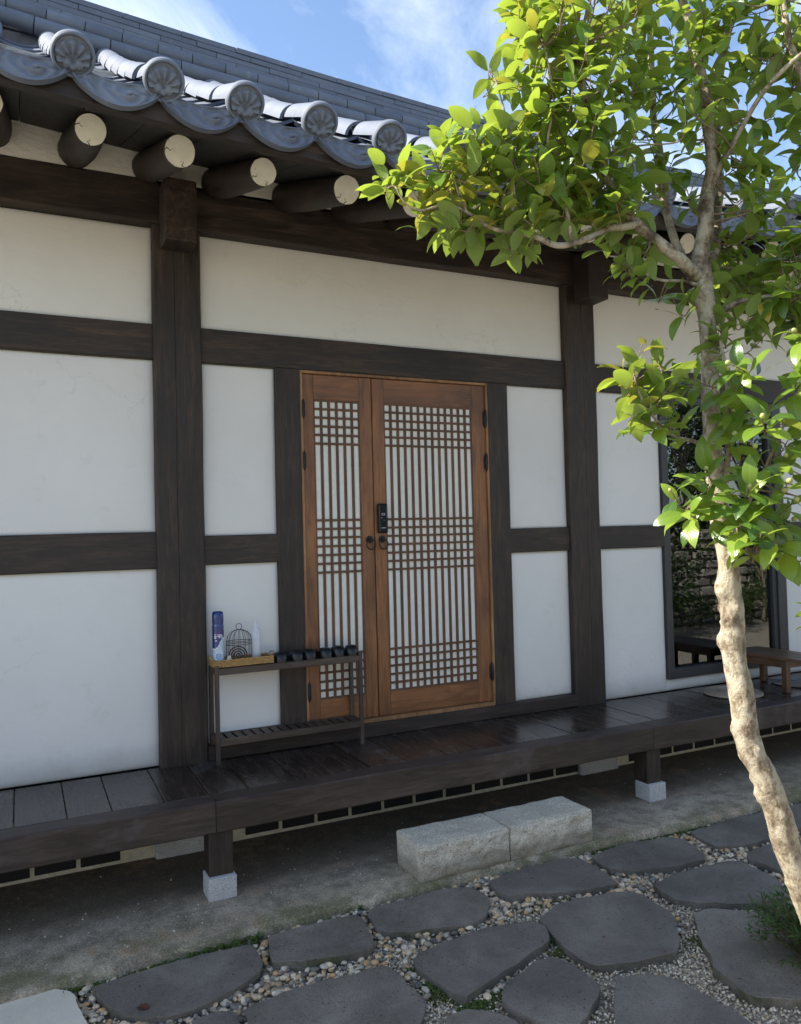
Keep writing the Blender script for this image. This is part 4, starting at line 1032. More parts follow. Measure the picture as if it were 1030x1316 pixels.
# wicker tray
tray=empty('wicker_tray',(1.105,-.078,TZ)); setp(tray,'tan wicker tray on the left end of the shoe rack','tray')
tw,td=.335,.135
def tp(name,mb,m_=None,**k): return obj(name,mb,m_ or M['wicker'],tray,**k)
tp('base',MB().box((0,0,.004),(tw-.01,td-.01,.006),.001))
for sx in(-1,1):
    mb=MB()
    for r_ in range(5):
        pts_=[(sx*(tw/2-.004)+.002*math.sin(i*1.6+r_*3.14),-td/2+td*i/16,.006+.008*r_) for i in range(17)]; mb.tube(pts_,.0046,6)
    tp('end_side',mb,smooth=True)
for sy in(-1,1):
    mb=MB()
    for r_ in range(5):
        pts_=[(-tw/2+tw*i/40,sy*(td/2-.004)+.0022*math.sin(i*1.6+r_*3.14),.006+.008*r_) for i in range(41)]; mb.tube(pts_,.0046,6)
    tp('long_side',mb,smooth=True)
for sx in(-1,1):
    pts_=[(sx*(tw/2+.002),-.028,.044),(sx*(tw/2+.010),-.02,.056),(sx*(tw/2+.010),.02,.056),(sx*(tw/2+.002),.028,.044)]
    tp('handle',MB().tube(smoothpath(pts_,4),.0045,7),smooth=True)
# aerosol can
can=empty('spray_can',(.976,-.085,TZ+.008)); setp(can,'tall blue and pale blue aerosol spray can standing at the left of the wicker tray','spray can')
r_=.0315
def can_body():
    mb=MB(); seg=48; H=.235; rows=40; V_=[];F_=[]
    for j in range(rows+1):
        z=H*j/rows; rr=r_ if .006<z<H-.012 else r_*.95
        for k in range(seg): a=2*math.pi*k/seg; V_.append((rr*math.cos(a),rr*math.sin(a),z))
    mi=[]
    for j in range(rows):
        for k in range(seg):
            F_.append((j*seg+k,j*seg+(k+1)%seg,(j+1)*seg+(k+1)%seg,(j+1)*seg+k))
            a=2*math.pi*(k+.5)/seg; u=math.cos(a-R(-75)); x=math.sin(a+R(90)+R(0)); z=H*(j+.5)/rows
            xx=math.cos(a); lim=.118+.030*xx+.010*math.sin(3*xx)
            mi.append(0 if z>lim+.006 else (2 if z>lim else 1))
    mb.v=V_;mb.f=F_;mb.mi=mi; mb.add([(V_[k]) for k in range(seg)],[tuple(range(seg))[::-1]],1); return mb
obj('can_body',can_body(),[M['canblue'],M['canpale'],M['canwhite']],can,smooth=True)
obj('cap',MB().lathe([(r_*.97,.232),(r_*1.0,.238),(r_*.99,.270),(r_*.9,.292),(r_*.6,.297),(.001,.297)],(0,0,0),28),M['canblue'],can,smooth=True,auto=60)
def on_can(x,z,w_,h_,m_,name,rotz=0,off=.0008):
    """bar of print wrapped on the can; x is arc position around the side facing the garden"""
    mb=MB(); n_=4; a0=R(-90-12)+x/r_; V_=[];F_=[]
    for i in range(n_+1):
        a=a0+(i/n_-.5)*w_/r_
        for zz in(-h_/2,h_/2): V_.append(((r_+off)*math.cos(a),(r_+off)*math.sin(a),z+zz))
    for i in range(n_): F_.append((2*i,2*i+2,2*i+3,2*i+1))
    return mb.add(V_,F_)
pr=MB()
def bar(x,z,w_,h_): 
    b_=on_can(x,z,w_,h_,None,''); pr.add(b_.v,b_.f)
# white hangul style lettering as seen (three syllable blocks) and small line below
Z0=.158
for (x,z,w_,h_) in (
  (-.016,.0125,.013,.0028),(-.016,.0075,.0028,.010),(-.016,.0035,.014,.0028),(-.0205,-.003,.0028,.010),(-.0115,-.003,.0028,.010),(-.016,-.0075,.011,.0028),(-.016,-.0005,.010,.0025),
  (-.001,.0115,.011,.0028),(.0035,.0045,.0028,.016),(-.002,.0035,.009,.0028),(.0068,.002,.0028,.022),
  (.0135,.0115,.010,.0028),(.0135,.0045,.0028,.014),(.0175,.0045,.0028,.014),(.0135,-.0025,.010,.0028),(.0225,.002,.0028,.022),(.0250,.002,.004,.0028)):
    bar(x,Z0+z,w_,h_)
bar(-.012,.137,.013,.005)
obj('lettering',pr,M['canwhite'],can)
rg=MB()
for (x,z,w_,h_) in((.008,.182,.013,.003),(.012,.187,.009,.003),(.004,.178,.008,.002)):
    b_=on_can(x,z,w_,h_,None,'',off=.0010); rg.add(b_.v,b_.f)
obj('red_print',rg,M['canred'],can)
em=MB()
for i in range(18):
    a=2*math.pi*i/18; b_=on_can(.000+.0115*math.cos(a),.052+.0125*math.sin(a),.0045,.0038,None,'',off=.001); em.add(b_.v,b_.f)
for (x,z,w_,h_) in((0,.054,.012,.003),(0,.048,.010,.003),(0,.020,.017,.008)):
    b_=on_can(x,z,w_,h_,None,'',off=.0012); em.add(b_.v,b_.f)
obj('round_emblem',em,M['canlb'],can)
# wire bird cage ornament
cage=empty('wire_birdcage',(1.094,-.080,TZ+.008)); setp(cage,'small brown wire birdcage holder with a ring on top, in the wicker tray','birdcage')
cr_=.072; mb=MB()
for i in range(14):
    a=2*math.pi*i/14; pts_=[(cr_*math.cos(a),cr_*math.sin(a)*.62,z) for z in(0,.05,.10,.125)]
    for t_ in(.3,.55,.8,1.0): pts_.append((cr_*math.cos(a)*math.cos(t_*math.pi/2*.97),cr_*math.sin(a)*.62*math.cos(t_*math.pi/2*.97),.125+.062*math.sin(t_*math.pi/2)))
    mb.tube(pts_,.0013,5,caps=False)
obj('bars',mb,M['wire'],cage,smooth=True)
for z in(.0015,.124,.105):
    obj('hoop',MB().tube([(cr_*math.cos(a),cr_*.62*math.sin(a),z) for a in [2*math.pi*i/32 for i in range(33)]],.0018,5,caps=False),M['wire'],cage,smooth=True)
obj('top_ring',MB().tube([(.0165*math.sin(a),0,.203+.0165*math.cos(a)) for a in [2*math.pi*i/20 for i in range(21)]],.0017,6,caps=False),M['wire'],cage,smooth=True)
# spiral incense coil leaning in front of the cage and a beige jar
coil=MB(); pts_=[]
for i in range(120):
    a=i*.19; rr=.006+.0019*i*.22; pts_.append((rr*math.cos(a),-.004*0+.002,.049+rr*math.sin(a)*.92))
coil.tube(pts_,.0036,6)
o=obj('incense_coil',coil,M['coil'],None,(1.080,-.128,TZ+.010),smooth=True,rot=(R(-10),0,0)); setp(o,'dark brown spiral coil leaning in front of the birdcage','coil')
o=obj('small_jar',MB().lathe([(.012,0),(.015,.004),(.015,.035),(.011,.040),(.011,.052),(.001,.053)],(0,0,0),16),M['sponge'],None,(1.028,-.115,TZ+.008),smooth=True,auto=50); setp(o,'little beige jar squeezed between the spray can and the birdcage','jar')
# translucent bottle
bot=empty('clear_bottle',(1.190,-.075,TZ+.008)); setp(bot,'translucent plastic bottle with nozzle standing right of the birdcage','bottle')
obj('bottle_body',MB().lathe([(.026,0),(.028,.004),(.028,.165),(.024,.178),(.012,.186),(.012,.192)],(0,0,0),24),M['clear'],bot,smooth=True,auto=60)
obj('nozzle',MB().lathe([(.014,.186),(.014,.198),(.006,.206),(.004,.232),(.001,.233)],(0,0,0),16),M['clear'],bot,smooth=True,auto=60)
# black rubber shoes, toes outwards
def shoe():
    mb=MB(); L_,W_=.150,.078; nu,nv=22,14
    def outer(u,v): # u along the foot (0 toe front), v around upper from sole left over to sole right
        y=-L_/2+L_*u; wf=math.sin(min(1,(u+.0004)/.30)*math.pi/2)**.6*(1-.22*max(0,(u-.35)/.65))*(1 if u<.93 else math.sqrt(max(0,1-((u-.93)/.075)**2))*.9+.1)
        a=math.pi*v; h=.062*math.sin(min(1,(u+.003)/.28)*math.pi/2)**.7
        if u>.42: h=.050
        x=W_/2*wf*math.copysign(abs(math.cos(a))**.6,math.cos(a)); z=.010+h*abs(math.sin(a))**.7
        if u>.42: # open top: flatten and sink
            z=min(z,.010+.040+.006*(u-.42)); 
            if abs(math.cos(a))<.72: z=.018
        return (x,y,z)
    mb.grid(outer,nu,nv,flip=True)
    # sole
    V_=[];n_=28
    for lvl in(0,.012):
        for i in range(n_):
            a=2*math.pi*i/n_; y=-L_/2*math.cos(a)*1.02; wq=W_/2*1.06*abs(math.sin(a))**.65*(1-.18*max(0,y/(L_/2))); V_.append((math.copysign(wq,math.sin(a)),y,lvl))
    F_=[(i,(i+1)%n_,n_+(i+1)%n_,n_+i) for i in range(n_)]+[tuple(range(n_)),tuple(n_+i for i in range(n_))[::-1]]
    mb.add(V_,F_); return mb
sm=shoe().mesh('rubber_shoe',M['rubber'],smooth=True,auto=50)
xs=[1.322,1.416,1.499,1.592,1.668,1.757]
LB=['black rubber shoe nearest the wicker tray','second black rubber shoe from the wicker tray','third black rubber shoe from the wicker tray','third black rubber shoe from the right end of the rack','second black rubber shoe from the right end of the rack','black rubber shoe at the right end of the rack']
for k,x in enumerate(xs):
    o=put('rubber_shoe',sm,None,(x,-.078+rng.uniform(-.004,.004),TZ-.0005),(0,0,R(rng.uniform(-9,9))),(rng.uniform(.98,1.08),rng.uniform(.94,1.04),rng.uniform(.76,.88))); setp(o,LB[k],'shoe','black rubber shoes lined up on the rack')

# ================================================================ bench and cushions
bn=empty('low_bench',(5.12,-.35,.45)); setp(bn,'low brown wooden bench standing crosswise on the veranda behind the tree trunk','bench')
def bp_(name,lo,hi,m_,ch=.003): 
    o=bx(name,lo,hi,m_,None,ch); o.location=Vector(o.location)-bn.location; o.parent=bn; return o
for i in range(3): bp_('top_board',(4.95+.112*i,-.665,.690),(4.95+.112*i+.110,-.02,.712),M['bench_y'])
for x in(4.975,5.215):
    for y in(-.52,-.13):
        o=bp_('leg',(x,y,.451),(x+.045,y+.05,.690),M['bench_z'],.006)
for x in(4.985,5.225): bp_('apron',(x,-.47,.63),(x+.02,-.13,.689),M['bench_y'])
for y in(-.505,-.105): bp_('apron',(5.02,y,.63),(5.215,y+.02,.689),M['bench_x'])
def cushion(x,y,r_,m_,label):
    root=empty('round_cushion',(x,y,.4515)); mb=MB().lathe([(r_*.96,0),(r_*1.0,.006),(r_*.985,.014),(r_*.9,.019),(r_*.4,.0205),(.001,.021)],(0,0,0),48); obj('pad',mb,m_,root,smooth=True,auto=70)
    # braided rings
    for j in range(1,11):
        rr=r_*(j/10.6); obj('braid',MB().tube([(rr*math.cos(a)+.001*math.sin(9*a+j),rr*math.sin(a),.0195-.003*(j/11)**6+.0012*math.sin(a*rr*260)) for a in [2*math.pi*i/(20+6*j) for i in range(21+6*j)]],.0055,5,caps=False),m_,root,smooth=True)
    setp(root,label,'cushion','woven round cushions on the veranda')
cushion(4.665,-.31,.205,M['cushion'],'brown woven round cushion on the veranda crossed by the tree trunk')
cushion(5.375,-.30,.19,M['cushion2'],'greyish woven round cushion behind the bench leg')

# ================================================================ camellia tree
BRANCHES={
 'trunk':[(1.993, -3.13, 0.149, 0.0517), (1.86, -3.109, 0.469, 0.049), (1.756, -3.098, 0.701, 0.0463), (1.688, -3.093, 0.884, 0.0439), (1.625, -3.09, 1.045, 0.0416), (1.59, -3.076, 1.15, 0.0397), (1.565, -3.068, 1.292, 0.0378), (1.551, -3.066, 1.443, 0.0368), (1.545, -3.066, 1.538, 0.0321), (1.541, -3.066, 1.595, 0.0321), (1.532, -3.064, 1.689, 0.0321), (1.519, -3.062, 1.803, 0.0293), (1.51, -3.062, 1.935, 0.0274), (1.508, -3.065, 2.067, 0.0274), (1.508, -3.067, 2.162, 0.0283), (1.5, -3.066, 2.247, 0.0302), (1.496, -3.066, 2.313, 0.0283)],
 'main_right':[(1.496, -3.066, 2.304, 0.0246), (1.516, -3.056, 2.396, 0.0239), (1.537, -3.059, 2.514, 0.0201), (1.544, -3.055, 2.615, 0.0174), (1.543, -3.046, 2.717, 0.0165), (1.551, -3.031, 2.826, 0.0157), (1.558, -3.004, 2.943, 0.0139), (1.542, -2.979, 3.077, 0.012), (1.489, -2.98, 3.243, 0.0099), (1.482, -2.983, 3.422, 0.006)],
 'main_back':[(1.515, -3.053, 2.301, 0.0172), (1.609, -3.014, 2.425, 0.0159), (1.651, -2.982, 2.566, 0.0163), (1.669, -2.962, 2.703, 0.0155), (1.7, -2.96, 2.879, 0.0146), (1.72, -2.976, 3.046, 0.0125), (1.732, -2.988, 3.254, 0.0083)],
 'left_limb':[(1.49, -3.063, 2.294, 0.0151), (1.458, -3.069, 2.285, 0.0187), (1.397, -3.074, 2.32, 0.0166), (1.355, -3.066, 2.354, 0.0155), (1.321, -3.05, 2.388, 0.0137), (1.281, -3.032, 2.429, 0.0119), (1.245, -3.027, 2.486, 0.01), (1.219, -3.028, 2.564, 0.0081), (1.183, -3.036, 2.662, 0.0072), (1.168, -3.033, 2.787, 0.0054)],
 'low_limb':[(1.316, -3.048, 2.392, 0.011), (1.266, -3.045, 2.378, 0.01), (1.227, -3.037, 2.373, 0.009), (1.188, -3.029, 2.352, 0.0089), (1.141, -3.017, 2.332, 0.0085), (1.1, -3.007, 2.326, 0.008), (1.054, -2.997, 2.343, 0.007), (0.996, -2.98, 2.351, 0.0063), (0.952, -2.97, 2.359, 0.0052), (0.9, -2.957, 2.391, 0.0045), (0.856, -2.947, 2.405, 0.0038), (0.805, -2.933, 2.388, 0.0031), (0.761, -2.934, 2.394, 0.0024), (0.74, -2.925, 2.432, 0.0017)],
 'mid_limb':[(1.5, -3.034, 2.285, 0.0125), (1.504, -2.993, 2.357, 0.0117), (1.491, -2.978, 2.42, 0.0118), (1.492, -2.959, 2.498, 0.0109), (1.498, -2.944, 2.637, 0.01), (1.488, -2.931, 2.743, 0.0101), (1.5, -2.92, 2.896, 0.0102), (1.496, -2.922, 3.039, 0.0092), (1.47, -2.914, 3.182, 0.0061)],
 'up_twig_left':[(0.996, -2.98, 2.351, 0.0052), (0.999, -2.995, 2.43, 0.0052), (1.003, -2.989, 2.522, 0.0052), (0.994, -2.987, 2.592, 0.0035), (0.982, -2.972, 2.686, 0.0021), (0.966, -2.966, 2.725, 0.0014)],
 'twig_a':[(1.141, -3.017, 2.332, 0.0053), (1.124, -3.022, 2.405, 0.0053), (1.104, -3.014, 2.476, 0.0044), (1.089, -3.01, 2.565, 0.0035), (1.095, -3.026, 2.647, 0.0028), (1.078, -3.022, 2.771, 0.0021)],
 'twig_b':[(0.9, -2.957, 2.391, 0.0035), (0.88, -2.959, 2.425, 0.0029), (0.865, -2.953, 2.477, 0.0021)],
 'right_limb':[(1.508, -3.067, 2.143, 0.0094), (1.54, -3.084, 2.199, 0.0085), (1.575, -3.124, 2.22, 0.0075), (1.625, -3.171, 2.221, 0.0074), (1.699, -3.219, 2.253, 0.0064), (1.815, -3.276, 2.286, 0.0055)],
 'right_top':[(1.537, -3.059, 2.514, 0.0115), (1.562, -3.107, 2.594, 0.0076), (1.588, -3.178, 2.697, 0.0064), (1.626, -3.255, 2.757, 0.0054), (1.74, -3.313, 2.843, 0.0036)],
 'right_far':[(1.912, -3.259, 1.999, 0.0094), (1.795, -3.236, 2.372, 0.0093), (1.671, -3.22, 2.731, 0.0092), (1.632, -3.206, 2.916, 0.0083), (1.6, -3.196, 3.083, 0.0055)],
 'low_right':[(1.527, -3.087, 1.782, 0.0075), (1.51, -3.116, 1.891, 0.0074), (1.498, -3.124, 1.999, 0.0064), (1.491, -3.123, 2.073, 0.0055), (1.483, -3.121, 2.119, 0.0037)],
 'low_right2':[(1.544, -3.067, 1.595, 0.0076), (1.536, -3.134, 1.724, 0.0055), (1.544, -3.185, 1.811, 0.0045), (1.585, -3.209, 1.917, 0.0036), (1.635, -3.237, 2.041, 0.0036)],
 'far_twig':[(1.971, -3.208, 1.233, 0.0078), (1.707, -3.199, 1.481, 0.0064), (1.598, -3.204, 1.568, 0.0054), (1.541, -3.201, 1.65, 0.0039), (1.493, -3.203, 1.73, 0.0028)],
 'left_low':[(1.513, -3.061, 1.86, 0.0066), (1.412, -3.101, 1.875, 0.0054), (1.322, -3.124, 1.884, 0.0045), (1.254, -3.137, 1.923, 0.0038), (1.195, -3.154, 1.976, 0.0027), (1.181, -3.16, 2.025, 0.0017)],
 'left_low2':[(1.522, -3.061, 1.746, 0.0057), (1.461, -3.076, 1.727, 0.0041), (1.405, -3.082, 1.724, 0.0027)],
 'first_left':[(1.499, -3.066, 2.256, 0.0057), (1.441, -3.06, 2.267, 0.0047), (1.376, -3.051, 2.265, 0.0037), (1.32, -3.046, 2.278, 0.0027)],
}
CLUSTERS=[
 (0.773,-2.876,2.507,0.04,3,0.45),
 (0.825,-2.901,2.483,0.07,6,0.4),
 (0.909,-2.920,2.513,0.09,9,0.35),
 (0.857,-2.891,2.395,0.05,3,0.5),
 (1.030,-2.929,2.338,0.01,1,0.1),
 (0.942,-2.922,2.414,0.06,5,0.3),
 (0.904,-2.898,2.580,0.05,3,0.3),
 (0.997,-2.942,2.560,0.09,9,0.3),
 (1.025,-2.942,2.447,0.09,9,0.25),
 (1.120,-2.971,2.617,0.1,11,0.3),
 (1.080,-2.955,2.718,0.05,4,0.2),
 (1.002,-2.917,2.748,0.015,1,0.9),
 (1.114,-2.975,2.835,0.08,8,0.2),
 (1.099,-2.970,2.917,0.07,5,0.15),
 (1.133,-2.963,2.503,0.09,9,0.25),
 (1.099,-2.943,2.413,0.06,5,0.2),
 (1.178,-3.057,2.704,0.12,14,0.15),
 (1.193,-3.047,2.858,0.12,14,0.12),
 (1.193,-3.038,2.554,0.11,13,0.12),
 (1.164,-3.020,2.430,0.07,7,0.1),
 (1.278,-3.009,2.444,0.07,6,0.05),
 (1.287,-3.031,2.289,0.035,3,0.1),
 (1.341,-3.015,2.366,0.05,3,0.1),
 (1.413,-3.057,2.240,0.035,3,0.2),
 (1.377,-3.025,2.845,0.12,11,0.05),
 (1.338,-3.045,2.654,0.11,12,0.05),
 (1.438,-3.000,2.541,0.09,8,0.0),
 (1.513,-3.071,2.930,0.11,10,0.03),
 (1.444,-3.055,2.749,0.09,8,0.0),
 (1.641,-2.986,2.831,0.09,7,0.0),
 (1.632,-3.095,2.899,0.12,11,0.0),
 (1.675,-3.169,2.837,0.09,6,0.0),
 (1.647,-3.173,2.675,0.05,4,0.0),
 (1.653,-3.043,2.682,0.05,3,0.0),
 (1.653,-3.195,2.562,0.06,4,0.05),
 (1.604,-3.126,2.546,0.05,4,0.03),
 (1.568,-3.195,2.454,0.04,3,0.1),
 (1.618,-3.073,2.424,0.06,5,0.05),
 (1.617,-3.182,2.347,0.08,7,0.05),
 (1.632,-3.195,2.197,0.1,10,0.03),
 (1.608,-3.096,2.231,0.08,8,0.05),
 (1.632,-3.023,2.365,0.05,5,0.05),
 (1.686,-3.070,2.317,0.07,6,0.0),
 (1.511,-3.277,2.070,0.08,6,0.02),
 (1.481,-3.281,1.948,0.07,4,0.0),
 (1.554,-3.270,1.859,0.05,3,0.0),
 (1.507,-3.100,2.142,0.04,3,0.1),
 (1.225,-3.138,2.061,0.04,4,0.25),
 (1.186,-3.117,2.003,0.03,3,0.15),
 (1.277,-3.139,2.004,0.05,4,0.15),
 (1.208,-3.126,1.934,0.03,3,0.05),
 (1.307,-3.129,1.930,0.04,3,0.1),
 (1.363,-3.148,2.026,0.03,3,0.05),
 (1.417,-3.208,2.018,0.05,3,0.0),
 (1.480,-3.191,1.928,0.06,4,0.0),
 (1.306,-3.167,1.741,0.04,4,0.1),
 (1.365,-3.175,1.787,0.02,2,0.1),
 (1.409,-3.263,1.748,0.045,4,0.0),
 (1.497,-3.260,1.739,0.06,4,0.0),
 (1.387,-3.238,1.666,0.035,3,0.0),
 (1.431,-3.270,1.648,0.05,4,0.0),
 (1.519,-3.268,1.654,0.05,4,0.0),
 (1.453,-3.220,1.828,0.03,2,0.0),
 (1.195,-2.998,3.039,0.14,12,0.1),
 (1.434,-3.006,3.146,0.16,14,0.0),
 (1.626,-3.099,3.121,0.16,12,0.0),
 (1.770,-3.221,3.023,0.15,10,0.0),
 (1.771,-3.271,2.802,0.13,10,0.0),
 (1.785,-3.271,2.581,0.12,8,0.0),
 (1.766,-3.255,2.361,0.12,9,0.0),
 (1.781,-3.255,2.140,0.12,9,0.0),
 (1.762,-3.239,1.920,0.12,9,0.0),
 (1.759,-3.231,1.700,0.1,7,0.0),
 (2.058,-3.298,2.780,0.15,8,0),
 (2.054,-3.284,2.393,0.15,8,0),
 (2.032,-3.262,2.006,0.15,8,0),
 (1.691,-3.192,1.500,0.02,2,0),
 (1.580,-3.029,3.379,0.15,8,0),
 (1.366,-2.978,3.303,0.12,6,0),
]

tree=empty('camellia_tree',(2.13,-3.28,-.07)); setp(tree,'camellia tree with a leaning pale knobbly trunk and glossy bright green leaves','tree')
TO=Vector(tree.location)
def branch(name,pts,seed,wob=.10,seg=12,m_=None):
    sub=16 if name=='trunk' else 5
    P=smoothpath(pts,sub); rr=lerp_r([p[3]*(.74 if name=='trunk' else .86) for p in pts],sub)
    n_=len(P)
    for i in range(n_):
        k=Vector((noise.noise(P[i]*7+Vector((seed,0,0))),noise.noise(P[i]*9+Vector((0,seed,0))),0)); P[i]=P[i]+k*rr[i]*(.35 if name=='trunk' else .9)
        if name=='trunk': rr[i]*=1+.10*noise.noise(P[i]*13)
    if name=='trunk':
        for kz,ka in((1.555,.06),(1.42,.03)):
            for i in range(n_): rr[i]*=1+ka*math.exp(-((P[i].z-kz)/.035)**2)
    mb=MB().tube([p-TO for p in P],rr,seg,wob=wob,seed=seed)
    if name=='trunk':
        kr=random.Random(5); KN=[]
        for _ in range(34):
            i=kr.randrange(n_//5,n_-4); a_=kr.uniform(0,6.28); KN.append((P[i]-TO+Vector((math.cos(a_),math.sin(a_),0))*rr[i],kr.uniform(.005,.012),kr.uniform(.08,.28)))
        d0=(CAM-Vector((1.56,-3.06,1.5))).normalized(); lft=Vector((-.66,.75,0))
        for z_,k1,k2,sz_,am in((1.53,.75,.55,.022,.55),(1.45,.4,.9,.014,.4),(1.40,.9,.2,.016,.5),(1.18,.95,.3,.014,.35),(1.02,.9,.4,.016,.4),(1.72,-.6,.7,.014,.35)):
            i=min(range(n_),key=lambda q:abs(P[q].z-z_)); dd=(lft*k1+Vector((-d0.x*0+d0.x,d0.y,0))*k2).normalized(); KN.append((P[i]-TO+dd*rr[i],sz_,am))
        for vi,v_ in enumerate(mb.v):
            i=vi//seg
            if i>=n_: break
            p=Vector(v_); ax=P[i]-TO; dr=(p-ax); r_=dr.length; f=1+.045*noise.noise(p*38)+.04*noise.noise(p*85)+.03*noise.noise(Vector((p.x*20,p.y*20,p.z*7)))
            for kp,ks,ka in KN:
                q=(p-kp).length/ks
                if q<2.2: f+=ka*math.exp(-q*q)*(1-.9*math.exp(-(q*2.6)**2)*(ks>.012))
            mb.v[vi]=tuple(ax+dr*f)
    o=obj(name,mb,m_ or M['bark'],tree,smooth=True); return P,rr
BR={}
tp_=list(BRANCHES['trunk']); tp_.insert(0,(2.13,-3.28,-.10,.075)); 
BR['trunk']=branch('trunk',tp_,3,wob=.02,seg=44)
for k,(nm,pts_) in enumerate(BRANCHES.items()):
    if nm=='trunk': continue
    BR[nm]=branch('branch',pts_,11+k*5,wob=.07,seg=10)
allpts=[(p,r_) for nm in BR for p,r_ in zip(*BR[nm]) if p.z>1.4]
AP=np.array([tuple(p) for p,_ in allpts])
# leaf meshes: obovate, folded along the midrib, tip bent down
def leaf_geo(seed,L_=1.0,Wd=.50):
    rr=random.Random(seed); nu,nv=6,8; fold=rr.uniform(.04,.26); bend=rr.uniform(.05,.42); twist=rr.uniform(-.25,.25); wv=rr.uniform(0,.02); side=rr.uniform(-.10,.10)
    V_=[];UV=[];F_=[]
    for j in range(nv+1):
        t_=j/nv; wd=Wd/2*(math.sin(math.pi*min(1,t_*1.0)**.90)**.68)*(1-.10*t_)
        if t_>.9: wd*=.88
        if j==nv: wd=.0
        if j==0: wd=.02
        y=t_*L_; z=-bend*t_*t_*L_*.6+.10*math.sin(t_*3.1)*L_*.6
        if t_>.86: z-=.04*(t_-.86)*6
        for i in range(nu+1):
            s=(i/nu-.5)*2; x=s*wd; zz=z+fold*abs(x)*(1-.45*abs(s))+wv*math.sin(t_*14+s*3)*abs(s)
            a=twist*t_; V_.append((x*math.cos(a)-zz*math.sin(a)*0+side*t_*t_,y,zz+x*math.sin(a))); UV.append((i/nu,t_))
    for j in range(nv):
        for i in range(nu): F_.append((j*(nu+1)+i,j*(nu+1)+i+1,(j+1)*(nu+1)+i+1,(j+1)*(nu+1)+i))
    return np.array(V_,np.float32),np.array(F_,np.int32),np.array(UV,np.float32)
LG=[leaf_geo(s,1,.49+.02*(s%4)) for s in range(10)]
leaves=[] # (pos, rotation, length, variant, yellow, distance)
tw=MB(); buds=[]
tr_=random.Random(21)
for ci,(cx,cy,cz,cr2,n_,yp) in enumerate(CLUSTERS):
    c=Vector((cx,cy,cz))
    for s_ in range(max(1,int(n_*1.18+.5)) if (cz>2.3 or cx>1.62) else max(1,int(n_*.9+.3))):
        while True:
            q=Vector((tr_.uniform(-1,1),tr_.uniform(-1,1),tr_.uniform(-1,1)))
            if q.length<=1: break
        q=Vector((q.x*cr2,q.y*cr2*(1.5 if cz>2.3 else .8),q.z*cr2*.95)); tip=c+q
        # twig from the nearest limb
        d2=((AP-np.array(tuple(tip)))**2).sum(1); i0=int(np.argmin(d2+.02*(AP[:,2]>tip.z+.02))); bp0,br0=allpts[i0]
        v=tip-bp0; 
        out_=v.normalized() if v.length>.02 else Vector((tr_.uniform(-1,1),tr_.uniform(-1,1),.5)).normalized()
        sd=(out_*.7+Vector((-.15,-.10,.42))+Vector((tr_.uniform(-.6,.6),tr_.uniform(-.6,.6),tr_.uniform(-.35,.5)))).normalized()
        Lsh=tr_.uniform(.05,.085)
        b1=tip-sd*Lsh
        if v.length>.06:
            side_=Vector((tr_.uniform(-1,1),tr_.uniform(-1,1),tr_.uniform(-.6,.2)))*v.length*.10
            pp=smoothpath([bp0,bp0.lerp(b1,.5)+side_,b1,tip],4)
        else: pp=smoothpath([bp0,b1.lerp(tip,.3),tip],4)
        r0=min(br0*.6,.0035 if v.length>.15 else .0024)
        tw.tube([p-TO for p in pp],[r0+(.0011-r0)*(i/(len(pp)-1))**.6 for i in range(len(pp))],5,caps=False)
        k=tr_.randint(4,7); az=tr_.uniform(0,6.28)
        u=sd.orthogonal().normalized(); w_=sd.cross(u)
        yel=tr_.random()<yp
        for j in range(k):
            az+=2.4+tr_.uniform(-.35,.35); t_=(j+.3)/k; base=b1.lerp(tip,t_)+sd*.0
            rad=u*math.cos(az)+w_*math.sin(az); open_=R(78-40*t_+tr_.uniform(-14,14))
            a=(sd*math.cos(open_)+rad*math.sin(open_)+Vector((0,0,-.22*tr_.random()-.08))).normalized()
            nrm=(sd*.9+Vector((0,0,.75))+Vector((tr_.uniform(-.3,.3),tr_.uniform(-.3,.3),tr_.uniform(-.3,.3)))); nrm=(nrm-a*nrm.dot(a))
            if nrm.length<.1: nrm=a.orthogonal()
            nrm.normalize(); xx=a.cross(nrm).normalized()
            ln=tr_.uniform(.042,.080)*(1.04 if cz<2.25 else 1)*(.88 if j==k-1 else 1); pet=.007
            m3=Matrix((xx,a,nrm)).transposed()
            leaves.append((base+a*pet,m3,ln,tr_.randrange(10),(yel and tr_.random()<.55) or tr_.random()<.012))
            tw.tube([base-TO,base+a*(pet+.002)-TO],[.0012,.0009],4,caps=False)
        if cx>1.2 and tr_.random()<.45 and ci>40: buds.append((tip+sd*.004,sd))
obj('twigs',tw,M['twig'],tree,smooth=True)
# hanging single leaves on the long low limb are covered by clusters; sort by how large they show
def show(p):
    d=p-CAM; z=d.dot(FWD); 
    if z<=.1: return 1e9
    x=d.dot(RGT)/z; y=d.dot(UPV)/z
    return z if abs(x)<.52 and abs(y)<.67 else 1e6+z
order=sorted(range(len(leaves)),key=lambda i:show(leaves[i][0])-.0*leaves[i][2])
lm={}
def leaf_mesh(v_,yel):
    if (v_,yel) not in lm:
        V_,F_,UV=LG[v_]; me=np_mesh('leaf',V_,F_,M['leaf_y'] if yel else M['leaf'],smooth=True,uv=UV); lm[v_,yel]=me
    return lm[v_,yel]
for i in order[:296]:
    p,m3,ln,vr,yel=leaves[i]
    o=bpy.data.objects.new('leaf',leaf_mesh(vr,yel)); COL.objects.link(o); o.parent=tree
    m4=m3.to_4x4(); m4.translation=p-TO; o.matrix_local=m4@Matrix.Scale(ln,4)
VV=[];FF=[];UU=[];MI=[];off=0
